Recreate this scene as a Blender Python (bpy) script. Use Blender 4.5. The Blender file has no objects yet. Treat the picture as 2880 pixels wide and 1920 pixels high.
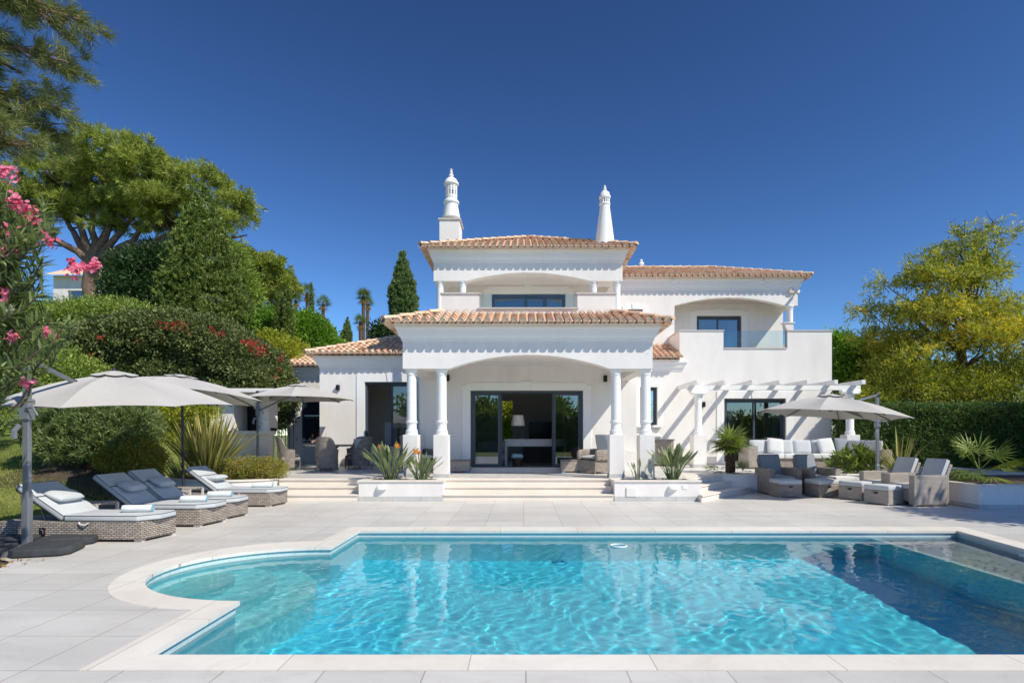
import bpy, math, random
import numpy as np
from mathutils import Vector, Matrix
from mathutils.geometry import tessellate_polygon
random.seed(7); RNG=np.random.default_rng(11)
R=math.radians; PI=math.pi
scene=bpy.context.scene; COL=scene.collection
F=1640.0; CX=1470.0; HY=1222.0; H=1.5
def PX(px,Y): return (px-CX)/F*Y
def PZ(py,Y): return H-(py-HY)/F*Y
# ---------------------------------------------------------------- materials
def newmat(name):
    m=bpy.data.materials.new(name); m.use_nodes=True; nt=m.node_tree; nt.nodes.clear()
    out=nt.nodes.new('ShaderNodeOutputMaterial'); return m,nt,out
def N(nt,t,**k):
    n=nt.nodes.new(t)
    for a,b in k.items():
        if a.startswith('_'): n.inputs[a[1:].replace('_',' ')].default_value=b
        else: setattr(n,a,b)
    return n
def L(nt,a,ao,b,bi): nt.links.new(a.outputs[ao],b.inputs[bi])
def ramp(nt,cols,pos=None):
    r=N(nt,'ShaderNodeValToRGB'); e=r.color_ramp.elements
    pos=pos or [i/(len(cols)-1) for i in range(len(cols))]
    while len(e)<len(cols): e.new(0.5)
    for i,(c,p) in enumerate(zip(cols,pos)): e[i].position=p; e[i].color=(*c,1)
    return r
def mat(name,c,rough=.6,var=.06,vs=3.0,bump=0.0,bs=60.0,spec=.4,metal=0.0,c2=None):
    m,nt,out=newmat(name); b=N(nt,'ShaderNodeBsdfPrincipled'); b.inputs['Roughness'].default_value=rough
    b.inputs['Specular IOR Level'].default_value=spec; b.inputs['Metallic'].default_value=metal
    tc=N(nt,'ShaderNodeTexCoord')
    n=N(nt,'ShaderNodeTexNoise',_Scale=vs,_Detail=6.0,_Roughness=.6); L(nt,tc,'Object',n,'Vector')
    lo=[max(0,x*(1-var)) for x in c]; hi=c2 or [min(1,x*(1+var)) for x in c]
    r=ramp(nt,[lo,hi],[.3,.7]); L(nt,n,'Fac',r,'Fac'); L(nt,r,'Color',b,'Base Color')
    if bump:
        n2=N(nt,'ShaderNodeTexNoise',_Scale=bs,_Detail=4.0); L(nt,tc,'Object',n2,'Vector')
        bp=N(nt,'ShaderNodeBump',_Strength=bump,_Distance=.01); L(nt,n2,'Fac',bp,'Height'); L(nt,bp,'Normal',b,'Normal')
    L(nt,b,0,out,'Surface'); return m
def plaster(name,c,streak=.04):
    m,nt,out=newmat(name); b=N(nt,'ShaderNodeBsdfPrincipled',_Roughness=.85); b.inputs['Specular IOR Level'].default_value=.2
    tc=N(nt,'ShaderNodeTexCoord'); mp=N(nt,'ShaderNodeMapping'); mp.inputs['Scale'].default_value=(1.2,1.2,.35); L(nt,tc,'Object',mp,'Vector')
    n=N(nt,'ShaderNodeTexNoise',_Scale=1.5,_Detail=8.0,_Roughness=.65); L(nt,mp,0,n,'Vector')
    r=ramp(nt,[[x*(1-streak*1.6) for x in c],[min(1,x*(1+streak*.5)) for x in c]],[.3,.62]); L(nt,n,'Fac',r,'Fac'); L(nt,r,'Color',b,'Base Color')
    n2=N(nt,'ShaderNodeTexNoise',_Scale=90.0,_Detail=5.0); L(nt,tc,'Object',n2,'Vector')
    n3=N(nt,'ShaderNodeTexNoise',_Scale=2.5,_Detail=2.0); L(nt,tc,'Object',n3,'Vector')
    ad=N(nt,'ShaderNodeMath',operation='MULTIPLY_ADD'); ad.inputs[1].default_value=2.0; L(nt,n3,'Fac',ad,0); L(nt,n2,'Fac',ad,2)
    bp=N(nt,'ShaderNodeBump',_Strength=.22,_Distance=.006); L(nt,ad,0,bp,'Height'); L(nt,bp,'Normal',b,'Normal')
    L(nt,b,0,out,'Surface'); return m
def brickmat(name,c1,c2,cm,w,h,mort,plane='xy',rough=.6,off=.5,shift=(0,0),bump=.3,noise=.08,nscale=4.0,spec=.4,streak=(1,1,1),var=None):
    """brick texture on world planes. plane xy: floor; 'side': (x+y, z)"""
    m,nt,out=newmat(name); b=N(nt,'ShaderNodeBsdfPrincipled',_Roughness=rough); b.inputs['Specular IOR Level'].default_value=spec
    tc=N(nt,'ShaderNodeTexCoord'); sp=N(nt,'ShaderNodeSeparateXYZ'); L(nt,tc,'Object',sp,0)
    cb=N(nt,'ShaderNodeCombineXYZ')
    if plane=='xy':
        for i,(s,a) in enumerate(zip(shift,'XY')):
            ad=N(nt,'ShaderNodeMath',operation='ADD'); ad.inputs[1].default_value=s+40*(w if i==0 else h); L(nt,sp,a,ad,0); L(nt,ad,0,cb,i)
    else:
        ad=N(nt,'ShaderNodeMath',operation='ADD'); L(nt,sp,'X',ad,0); L(nt,sp,'Y',ad,1)
        a2=N(nt,'ShaderNodeMath',operation='ADD'); a2.inputs[1].default_value=w*400; L(nt,ad,0,a2,0); L(nt,a2,0,cb,0)
        if plane=='weave':   # horizontal tops too
            a3=N(nt,'ShaderNodeMath',operation='ADD'); L(nt,sp,'Z',a3,0)
            g=N(nt,'ShaderNodeNewGeometry'); sg=N(nt,'ShaderNodeSeparateXYZ'); L(nt,g,'Normal',sg,0)
            ab=N(nt,'ShaderNodeMath',operation='ABSOLUTE'); L(nt,sg,'Z',ab,0)
            mu=N(nt,'ShaderNodeMath',operation='MULTIPLY'); L(nt,ab,0,mu,0); L(nt,sp,'Y',mu,1); L(nt,mu,0,a3,1); L(nt,a3,0,cb,1)
        else: L(nt,sp,'Z',cb,1)
    br=N(nt,'ShaderNodeTexBrick'); br.offset=off; br.squash=1.0
    br.inputs['Scale'].default_value=1; br.inputs['Mortar Size'].default_value=mort; br.inputs['Mortar Smooth'].default_value=.1
    br.inputs['Bias'].default_value=0; br.inputs['Brick Width'].default_value=w; br.inputs['Row Height'].default_value=h
    br.inputs['Color1'].default_value=(*c1,1); br.inputs['Color2'].default_value=(*c2,1); br.inputs['Mortar'].default_value=(*cm,1)
    L(nt,cb,0,br,'Vector')
    mp=N(nt,'ShaderNodeMapping'); mp.inputs['Scale'].default_value=streak; L(nt,tc,'Object',mp,'Vector')
    n=N(nt,'ShaderNodeTexNoise',_Scale=nscale,_Detail=8.0,_Roughness=.65,_Distortion=.6); L(nt,mp,0,n,'Vector')
    r=ramp(nt,[[1-noise*2]*3,[1]*3],[.3,.65]); L(nt,n,'Fac',r,'Fac')
    mx=N(nt,'ShaderNodeMix',data_type='RGBA',blend_type='MULTIPLY'); mx.inputs[0].default_value=1
    nt.links.new(br.outputs['Color'],mx.inputs[6]); nt.links.new(r.outputs['Color'],mx.inputs[7]); fin=mx
    if name in ('deck_porcelain','coping_stone'):
        ns_=N(nt,'ShaderNodeTexNoise',_Scale=2.6,_Detail=10.0,_Roughness=.75,_Distortion=1.5); L(nt,tc,'Object',ns_,'Vector'); rs=ramp(nt,[(.80,.77,.72),(1,1,1)],[.36,.47]); L(nt,ns_,'Fac',rs,'Fac')
        fin=N(nt,'ShaderNodeMix',data_type='RGBA',blend_type='MULTIPLY'); fin.inputs[0].default_value=.28; nt.links.new(mx.outputs[2],fin.inputs[6]); nt.links.new(rs.outputs['Color'],fin.inputs[7])
    nt.links.new(fin.outputs[2],b.inputs['Base Color'])
    if bump:
        bp=N(nt,'ShaderNodeBump',_Strength=bump,_Distance=.004); bp.invert=True; L(nt,br,'Fac',bp,'Height'); L(nt,bp,'Normal',b,'Normal')
    L(nt,b,0,out,'Surface'); return m
def leafmat(name,cols,trans=.35,rough=.5,pos=None,spec=.35):
    m,nt,out=newmat(name); at=N(nt,'ShaderNodeAttribute',attribute_name='r')
    r=ramp(nt,cols,pos); L(nt,at,'Fac',r,'Fac')
    b=N(nt,'ShaderNodeBsdfPrincipled',_Roughness=rough); b.inputs['Specular IOR Level'].default_value=spec
    L(nt,r,'Color',b,'Base Color'); t=N(nt,'ShaderNodeBsdfTranslucent'); 
    hs=N(nt,'ShaderNodeHueSaturation',_Value=1.3,_Saturation=1.1); L(nt,r,'Color',hs,'Color'); L(nt,hs,0,t,'Color')
    mx=N(nt,'ShaderNodeMixShader'); mx.inputs[0].default_value=trans; L(nt,b,0,mx,1); L(nt,t,0,mx,2); L(nt,mx,0,out,'Surface'); return m
def glassmat(name,tint=(.8,.85,.88),rough=0.0,boost=1.0):
    m,nt,out=newmat(name); fr=N(nt,'ShaderNodeFresnel',_IOR=1.5)
    mu=N(nt,'ShaderNodeMath',operation='MULTIPLY'); mu.use_clamp=True; mu.inputs[1].default_value=boost; L(nt,fr,0,mu,0)
    tr=N(nt,'ShaderNodeBsdfTransparent'); tr.inputs[0].default_value=(*tint,1)
    g=N(nt,'ShaderNodeBsdfGlossy',_Roughness=rough); mx=N(nt,'ShaderNodeMixShader')
    L(nt,mu,0,mx,0); L(nt,tr,0,mx,1); L(nt,g,0,mx,2); L(nt,mx,0,out,'Surface'); return m
def rgb(r,g,b):
    f=lambda v:(v/255/12.92 if v/255<=.04045 else ((v/255+.055)/1.055)**2.4)
    return (f(r),f(g),f(b))
M={}
M['wall']=plaster('white_plaster',(.85,.82,.79),.05)
M['trim']=plaster('trim_white',(.88,.88,.87),.01)
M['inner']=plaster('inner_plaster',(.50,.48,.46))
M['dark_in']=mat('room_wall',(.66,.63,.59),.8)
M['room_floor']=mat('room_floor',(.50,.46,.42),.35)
M['stone']=mat('cream_stone',(.82,.75,.66),.6,.05,2.5,.1,40)
M['coping']=brickmat('coping_stone',(.83,.775,.69),(.89,.845,.77),(.52,.47,.40),1.21,1.21,.004,'xy',.6,0,(.35,.1),.1,.06,1.6,.35,(1,1,1))
M['cap']=mat('cap_stone',(.62,.58,.54),.6,.05)
M['skirt']=brickmat('skirting_tile',(.56,.56,.55),(.60,.60,.59),(.4,.39,.38),.64,.4,.004,'side',off=0)
M['deck']=brickmat('deck_porcelain',(.70,.675,.635),(.77,.745,.705),(.42,.39,.36),.6395,.64,.0045,'xy',.42,0,(-.02,-3.712),.12,.09,.8,.6,(.6,2.2,1))
M['mosaic']=brickmat('pool_mosaic_wall',(.22,.74,.84),(.32,.82,.90),(.34,.78,.86),.028,.028,.0026,'side',.3,0,(0,0),.1,.03)
M['mosaicf']=brickmat('pool_mosaic_floor',(.045,.71,.95),(.08,.78,.98),(.17,.79,.96),.028,.028,.0024,'xy',.3,0,(0,0),.1,.03,2.0)
M['mosaicw']=brickmat('waterline_mosaic',(.50,.70,.72),(.62,.78,.78),(.60,.68,.68),.028,.028,.003,'side',.3,0,(0,0),.1,.03)
M['mosaics']=brickmat('pool_mosaic_step',(.22,.80,.88),(.30,.86,.92),(.30,.84,.90),.028,.028,.0024,'xy',.3,0,(0,0),.1,.06,2.0)
M['shelf']=brickmat('shelf_tile',(.36,.45,.51),(.42,.51,.57),(.35,.4,.4),.3,.15,.003,'xy',.4,.5,(0,0),.1,.08,2.0)
M['shelfrim']=mat('shelf_rim_tile',(.55,.78,.8),.4)
M['steel']=mat('grey_metal',(.23,.245,.27),.38,.05,8,spec=.5,metal=.35)
M['darksteel']=mat('charcoal_metal',(.03,.033,.038),.4)
M['frame']=mat('window_frame_grey',(.062,.078,.098),.42)
M['shutter']=mat('shutter_navy',(.028,.042,.065),.45)
M['black']=mat('black',(.008,.008,.009),.5)
M['canvas']=mat('parasol_canvas',(.52,.505,.485),.9,.03,6,.12,300,spec=.1)
M['cush']=mat('cushion_light_grey',(.55,.575,.595),.9,.04,9,.2,260,spec=.1)
M['cushw']=mat('cushion_off_white',(.72,.72,.71),.9,.04,9,.15,200,spec=.1)
M['cushd']=mat('cushion_charcoal_piping',(.10,.105,.115),.9,.03,9,spec=.1)
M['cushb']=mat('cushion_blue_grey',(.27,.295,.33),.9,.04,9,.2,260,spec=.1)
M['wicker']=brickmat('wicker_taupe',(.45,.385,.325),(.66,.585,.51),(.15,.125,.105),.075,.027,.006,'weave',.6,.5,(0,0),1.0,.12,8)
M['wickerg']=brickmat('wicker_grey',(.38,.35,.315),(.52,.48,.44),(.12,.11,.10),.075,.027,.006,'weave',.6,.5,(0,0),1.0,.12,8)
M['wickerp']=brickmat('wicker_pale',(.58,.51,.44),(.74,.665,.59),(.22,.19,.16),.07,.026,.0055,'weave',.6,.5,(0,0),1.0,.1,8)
M['slab']=mat('umbrella_slab',(.052,.056,.062),.75,.25,7,.5,30)
M['towel']=mat('towel_white',(.78,.82,.83),.95,.03,20,.5,180,spec=.05)
M['towelb']=mat('towel_blue_end',(.32,.52,.62),.95,.3,60,.5,180,spec=.05)
M['soil']=mat('soil',(.085,.06,.042),.95,.4,9,.8,30)
M['grassbase']=mat('lawn_turf',(.17,.20,.055),.95,.4,3,.6,60)
M['bark']=mat('bark',(.13,.095,.07),.9,.45,8,.9,25)
M['barkp']=mat('pine_bark',(.22,.145,.11),.9,.4,6,.9,18)
M['palmbark']=mat('palm_bark',(.12,.075,.05),.95,.5,30,1.0,40)
M['glass']=glassmat('clear_glass',(.86,.93,.93))
M['winglass']=glassmat('window_glass',(.80,.83,.86),boost=3.8)
M['wood']=mat('dark_wood',(.05,.03,.02),.4)
M['console']=mat('grey_console',(.40,.41,.42),.5)
M['lampsh']=mat('lamp_shade',(.80,.74,.64),.9)
M['screen']=mat('tv_screen',(.01,.01,.012),.15)
M['curtain']=mat('curtain',(.62,.63,.6),.9)
M['curtg']=mat('curtain_green',(.25,.33,.2),.9)
M['orange']=leafmat('orange_petal',[(.75,.22,.03),(.85,.35,.05)],.3)
M['pink']=leafmat('pink_petal',[(.62,.06,.14),(.80,.22,.34),(.86,.40,.50)],.35)
M['red']=leafmat('red_bract',[(.50,.02,.03),(.68,.06,.08)],.35)
M['white_petal']=leafmat('white_petal',[(.5,.45,.38),(.75,.7,.65)],.3)
# tile
def tilemat():
    m,nt,out=newmat('clay_roof_tile'); at=N(nt,'ShaderNodeAttribute',attribute_name='r')
    r=ramp(nt,[(.60,.34,.21),(.76,.48,.32),(.82,.585,.41),(.83,.66,.50),(.67,.41,.27)]); L(nt,at,'Fac',r,'Fac')
    tc=N(nt,'ShaderNodeTexCoord'); n=N(nt,'ShaderNodeTexNoise',_Scale=9.0,_Detail=8.0,_Roughness=.7); L(nt,tc,'Object',n,'Vector')
    r2=ramp(nt,[(.74,.71,.68),(1,1,1)],[.30,.52]); L(nt,n,'Fac',r2,'Fac')
    mx=N(nt,'ShaderNodeMix',data_type='RGBA',blend_type='MULTIPLY'); mx.inputs[0].default_value=1
    nt.links.new(r.outputs['Color'],mx.inputs[6]); nt.links.new(r2.outputs['Color'],mx.inputs[7])
    b=N(nt,'ShaderNodeBsdfPrincipled',_Roughness=.85); b.inputs['Specular IOR Level'].default_value=.15
    nt.links.new(mx.outputs[2],b.inputs['Base Color']); L(nt,b,0,out,'Surface'); return m
M['tile']=tilemat()
# leaf palettes
M['lf_pine']=leafmat('pine_needles',[(0.088,0.109,0.025),(0.264,0.316,0.061),(0.527,0.580,0.124),(0.316,0.229,0.105)],.3,pos=[0,.45,.92,1])
M['lf_pine2']=leafmat('pine_needles_near',[(0.082,0.105,0.035),(0.199,0.222,0.071),(0.351,0.386,0.129),(0.234,0.187,0.094)],.3,pos=[0,.5,.9,1])
M['lf_thuja']=leafmat('juniper_foliage',[(.07,.105,.025),(.17,.235,.05),(.33,.39,.10)],.25)
M['lf_cyp']=leafmat('cypress_foliage',[(0.070,0.130,0.042),(0.175,0.258,0.083),(0.305,0.374,0.118)],.2)
M['lf_boug']=leafmat('bougainvillea_leaves',[(.05,.072,.025),(.14,.18,.055),(.27,.31,.11),(.36,.17,.09)],.25,pos=[0,.5,.93,1])
M['lf_ficus']=leafmat('ficus_leaves',[(.07,.15,.02),(.18,.33,.04),(.36,.54,.08)],.35)
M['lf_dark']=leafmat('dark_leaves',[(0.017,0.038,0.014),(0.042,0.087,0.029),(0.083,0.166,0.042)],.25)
M['lf_mid']=leafmat('mid_leaves',[(0.095,0.142,0.034),(0.246,0.340,0.067),(0.492,0.587,0.113)],.3)
M['lf_ole']=leafmat('oleander_leaves',[(0.081,0.115,0.040),(0.196,0.265,0.086),(0.391,0.460,0.196)],.35,.4)
M['lf_hedge']=leafmat('clipped_hedge_leaves',[(0.052,0.095,0.030),(0.113,0.182,0.052),(0.223,0.309,0.077)],.25)
M['lf_yel']=leafmat('yellow_green_leaves',[(0.162,0.216,0.027),(0.338,0.378,0.041),(0.567,0.540,0.068)],.35)
M['lf_rtree']=leafmat('feathery_leaves',[(.09,.12,.022),(.29,.33,.05),(.56,.54,.085),(.88,.64,.10)],.42,pos=[0,.40,.78,.97])
M['lf_redgr']=leafmat('red_green_leaves',[(.14,.19,.04),(.34,.36,.06),(.50,.22,.08)],.35)
M['lf_strap']=leafmat('strap_leaves',[(.10,.12,.035),(.26,.27,.07),(.55,.48,.17)],.3)
M['lf_strel']=leafmat('strelitzia_leaves',[(0.096,0.144,0.060),(0.180,0.240,0.102),(0.312,0.360,0.168)],.25,.35)
M['lf_fan']=leafmat('fan_palm_leaves',[(.09,.14,.03),(.18,.25,.05),(.34,.40,.10)],.3,.4)
M['lf_dead']=leafmat('dry_palm_leaves',[(0.300,0.180,0.060),(0.504,0.360,0.096)],.3)
M['grass']=leafmat('grass_blades',[(0.119,0.170,0.034),(0.255,0.323,0.060),(0.510,0.459,0.153)],.35)
# ---------------------------------------------------------------- objects
def tag(o,label=None,cat=None,group=None,kind=None):
    if label: o['label']=label
    if cat: o['category']=cat
    if group: o['group']=group
    if kind: o['kind']=kind
    return o
def empty(name,loc=(0,0,0),label=None,cat=None,group=None,rz=0,kind=None):
    o=bpy.data.objects.new(name,None); COL.objects.link(o); o.location=loc; o.rotation_euler=(0,0,rz); o.empty_display_size=.1
    return tag(o,label,cat,group,kind)
def copy_tree(o,parent=None):
    c=o.copy(); COL.objects.link(c); c.parent=parent
    for ch in list(o.children): copy_tree(ch,c)
    return c
class MB:
    def __init__(s): s.v=[];s.f=[];s.r=[]
    def add(s,vs,fs,r=None):
        b=len(s.v); s.v+=[tuple(p) for p in vs]; s.f+=[tuple(b+i for i in f) for f in fs]
        if r is not None: s.r+=[r]*len(fs)
        return s
    def box(s,x0,x1,y0,y1,z0,z1,r=None):
        return s.add([(x0,y0,z0),(x1,y0,z0),(x1,y1,z0),(x0,y1,z0),(x0,y0,z1),(x1,y0,z1),(x1,y1,z1),(x0,y1,z1)],
              [(0,3,2,1),(4,5,6,7),(0,1,5,4),(1,2,6,5),(2,3,7,6),(3,0,4,7)],r)
    def prism(s,poly,z0,z1):   # plan polygon ccw
        n=len(poly); vs=[(x,y,z0) for x,y in poly]+[(x,y,z1) for x,y in poly]
        return s.add(vs,[tuple(range(n-1,-1,-1)),tuple(range(n,2*n))]+[(i,(i+1)%n,n+(i+1)%n,n+i) for i in range(n)])
    def prismy(s,poly,y0,y1):  # xz polygon ccw seen from -Y
        n=len(poly); vs=[(x,y0,z) for x,z in poly]+[(x,y1,z) for x,z in poly]
        return s.add(vs,[tuple(range(n)),tuple(range(2*n-1,n-1,-1))]+[((i+1)%n,i,n+i,n+(i+1)%n) for i in range(n)])
    def prismx(s,poly,x0,x1):  # yz polygon
        n=len(poly); vs=[(x0,y,z) for y,z in poly]+[(x1,y,z) for y,z in poly]
        return s.add(vs,[tuple(range(n-1,-1,-1)),tuple(range(n,2*n))]+[(i,(i+1)%n,n+(i+1)%n,n+i) for i in range(n)])
    def lathe(s,prof,cx=0,cy=0,seg=28,r=None):
        vs=[];fs=[]
        for (rr,z) in prof:
            for i in range(seg):
                a=2*PI*i/seg; vs.append((cx+rr*math.cos(a),cy+rr*math.sin(a),z))
        for k in range(len(prof)-1):
            for i in range(seg):
                j=(i+1)%seg; fs.append((k*seg+i,k*seg+j,(k+1)*seg+j,(k+1)*seg+i))
        fs.append(tuple(range(seg-1,-1,-1))); n=len(prof)-1; fs.append(tuple(n*seg+i for i in range(seg)))
        return s.add(vs,fs,r)
    def tube(s,pts,rad,seg=8,r=None):
        pts=[Vector(p) for p in pts]; n=len(pts)
        if not hasattr(rad,'__len__'): rad=[rad]*n
        vs=[];fs=[];up=Vector((0,0,1)); prev=None
        for i,p in enumerate(pts):
            d=(pts[min(i+1,n-1)]-pts[max(i-1,0)]); d=d.normalized() if d.length>1e-9 else Vector((0,0,1))
            if prev is None:
                a=d.cross(up) 
                if a.length<.05: a=d.cross(Vector((1,0,0)))
                a.normalize()
            else:
                a=prev-d*prev.dot(d); a.normalize()
            prev=a; b=d.cross(a)
            for k in range(seg):
                t=2*PI*k/seg; q=p+(a*math.cos(t)+b*math.sin(t))*rad[i]; vs.append(tuple(q))
        for i in range(n-1):
            for k in range(seg):
                j=(k+1)%seg; fs.append((i*seg+k,i*seg+j,(i+1)*seg+j,(i+1)*seg+k))
        fs.append(tuple(range(seg-1,-1,-1))); fs.append(tuple((n-1)*seg+k for k in range(seg)))
        return s.add(vs,fs,r)
    def grid(s,fn,nu,nv,r=None,flip=False):
        vs=[fn(i/nu,j/nv) for j in range(nv+1) for i in range(nu+1)]
        fs=[]
        for j in range(nv):
            for i in range(nu):
                a=j*(nu+1)+i; q=(a,a+1,a+nu+2,a+nu+1); fs.append(q[::-1] if flip else q)
        return s.add(vs,fs,r)
    def build(s,name,m,parent=None,bevel=0,smooth=False,solid=0,seg=2,loc=None,rot=None):
        me=bpy.data.meshes.new(name); me.from_pydata(s.v,[],s.f)
        if len(s.r)==len(s.f) and s.r:
            at=me.attributes.new('r','FLOAT','FACE'); at.data.foreach_set('value',s.r)
        me.materials.append(M[m] if isinstance(m,str) else m); me.update()
        if smooth: me.polygons.foreach_set('use_smooth',[True]*len(me.polygons))
        o=bpy.data.objects.new(name,me); COL.objects.link(o)
        if smooth and smooth!='all': me.set_sharp_from_angle(angle=R(40))
        if solid: md=o.modifiers.new('s','SOLIDIFY'); md.thickness=solid; md.offset=0
        if bevel:
            md=o.modifiers.new('b','BEVEL'); md.width=bevel; md.segments=seg; md.limit_method='ANGLE'; md.angle_limit=R(35)
            if seg>2: 
                me.polygons.foreach_set('use_smooth',[True]*len(me.polygons))
        if loc: o.location=loc
        if rot: o.rotation_euler=rot
        if parent: o.parent=parent
        return o
def st(o,name=None): o['kind']='structure'; return o
def mesh_np(name,V,Fq,m,parent=None,r=None,smooth=False):
    me=bpy.data.meshes.new(name); nv=len(V); nf=len(Fq); k=Fq.shape[1]
    me.vertices.add(nv); me.vertices.foreach_set('co',V.astype(np.float32).ravel())
    me.loops.add(nf*k); me.loops.foreach_set('vertex_index',Fq.astype(np.int32).ravel())
    me.polygons.add(nf); me.polygons.foreach_set('loop_start',np.arange(0,nf*k,k,dtype=np.int32))
    try: me.polygons.foreach_set('loop_total',np.full(nf,k,dtype=np.int32))
    except Exception: pass
    if r is not None:
        at=me.attributes.new('r','FLOAT','FACE'); at.data.foreach_set('value',r.astype(np.float32))
    me.materials.append(M[m] if isinstance(m,str) else m); me.update(calc_edges=True)
    o=bpy.data.objects.new(name,me); COL.objects.link(o)
    if parent: o.parent=parent
    return o
# ---------------------------------------------------------------- foliage
def unit(a): return a/np.maximum(1e-9,np.linalg.norm(a,axis=-1,keepdims=True))
def leaves(C,D,ln,wd,rnd=None,curl=.0):
    """kite leaves. C centres (n,3), D direction, returns V,F"""
    n=len(C); D=unit(D); A=unit(np.cross(D,RNG.normal(size=(n,3)))); 
    ln=np.asarray(ln)*RNG.uniform(.7,1.25,n); wd=np.asarray(wd)*RNG.uniform(.75,1.2,n)
    Nn=np.cross(D,A)
    base=C; mid=C+D*(ln*.45)[:,None]+Nn*(ln*curl)[:,None]; tip=C+D*ln[:,None]-Nn*(ln*curl)[:,None]
    V=np.stack([base,mid+A*(wd*.5)[:,None],tip,mid-A*(wd*.5)[:,None]],1).reshape(-1,3)
    Fq=np.arange(4*n).reshape(n,4); return V,Fq
def blob_points(blobs,n,shell=(.72,1.04),up=.25):
    B=np.array(blobs,float); w=(B[:,3]*B[:,4]+B[:,4]*B[:,5]+B[:,3]*B[:,5]); idx=RNG.choice(len(B),n*2,p=w/w.sum())
    d=RNG.normal(size=(n*2,3)); d[:,2]+=up; d=unit(d)
    t=shell[0]+(shell[1]-shell[0])*RNG.uniform(0,1,n*2)**.6
    # lumpy surface
    ph=np.sin(d[:,0]*7+B[idx,0]*3)*np.sin(d[:,1]*6+1+B[idx,1])*np.sin(d[:,2]*8+B[idx,2]); t=t*(1+.09*ph)
    P=B[idx,:3]+d*B[idx,3:6]*t[:,None]; keep=np.ones(len(P),bool)
    for b in B:
        q=(P-b[:3])/b[3:6]; keep&=(np.sum(q*q,1)>shell[0]**2*.75)
    P=P[keep][:n]; d=unit((d/B[idx,3:6])[keep][:n]); return P,d
def crown(name,blobs,nclump,k,crad,ln,wd,m,parent=None,shell=(.72,1.04),out=.7,jit=1.0,curl=.05,up=.25,core=.0,droop=0,rbias=None,zmin=None):
    P,d=blob_points(blobs,nclump,shell,up)
    n=len(P); C=np.repeat(P,k,0); DD=np.repeat(d,k,0)
    off=RNG.normal(size=(n*k,3))*crad*.55; C=C+off
    D=DD*out+RNG.normal(size=(n*k,3))*jit*.6+unit(off)*.4; D[:,2]-=droop
    V,Fq=leaves(C,D,np.full(n*k,ln),np.full(n*k,wd),curl=curl)
    cl=np.repeat(RNG.uniform(0,1,n),k); r=np.clip(.55*cl+.45*RNG.uniform(0,1,n*k),0,1)
    if rbias is not None: r=np.clip(r+rbias(C),0,1)
    if zmin is not None:
        kp=C[:,2]>zmin; V=V.reshape(-1,4,3)[kp].reshape(-1,3); r=r[kp]; Fq=np.arange(len(V)).reshape(-1,4)
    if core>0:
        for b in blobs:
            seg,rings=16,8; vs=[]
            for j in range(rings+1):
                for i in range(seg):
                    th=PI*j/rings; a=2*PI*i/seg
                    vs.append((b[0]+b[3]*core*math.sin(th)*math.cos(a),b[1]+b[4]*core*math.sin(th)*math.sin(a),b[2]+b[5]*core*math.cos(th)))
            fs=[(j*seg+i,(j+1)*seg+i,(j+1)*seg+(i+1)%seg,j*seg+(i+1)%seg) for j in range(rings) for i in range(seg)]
            Fq=np.vstack([Fq,np.array(fs)+len(V)]); V=np.vstack([V,np.array(vs)]); r=np.concatenate([r,np.full(len(fs),.02)])  # core faces take the darkest leaf tone, shade inside the crown put into colour
    return mesh_np(name,V,Fq,m,parent,r)
def tufts(name,P,Dr,k,ln,wd,m,parent=None,spread=.8):
    """needle tufts: k thin blades radiating from each point"""
    n=len(P); C=np.repeat(P,k,0)+RNG.normal(size=(n*k,3))*ln*.12; D=np.repeat(unit(Dr),k,0)+RNG.normal(size=(n*k,3))*spread
    V,Fq=leaves(C,D,np.full(n*k,ln),np.full(n*k,wd))
    r=np.clip(.6*np.repeat(RNG.uniform(0,1,n),k)+.4*RNG.uniform(0,1,n*k),0,1); return mesh_np(name,V,Fq,m,parent,r)
def blades(name,base,dirs,ln,wd,m,parent=None,seg=5,grav=.6,fold=True):
    """long strap leaves, arching. base (n,3), dirs (n,3)"""
    V=[];Fq=[];rr=[]
    for i in range(len(base)):
        p=Vector(base[i]); d=Vector(dirs[i]).normalized(); l=ln[i]; w=wd[i]; side=d.cross(Vector((0,0,1)))
        if side.length<.1: side=Vector((math.cos(i),math.sin(i),0))
        side.normalize(); side=(side+Vector(RNG.normal(size=3)*.25)).normalized(); b0=len(V); rv=random.random()
        for j in range(seg+1):
            t=j/seg; ww=w*(math.sin(PI*min(1,.18+.82*t))**.7 if t<.98 else .05)*.5
            V+= [tuple(p-side*ww),tuple(p+side*ww)]
            d=(d+Vector((0,0,-grav*t/seg*2))).normalized(); p=p+d*(l/seg)
        for j in range(seg): Fq.append((b0+2*j,b0+2*j+1,b0+2*j+3,b0+2*j+2)); rr.append(min(1,max(0,rv+random.uniform(-.1,.1))))
    return mesh_np(name,np.array(V),np.array(Fq),m,parent,np.array(rr))
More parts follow.
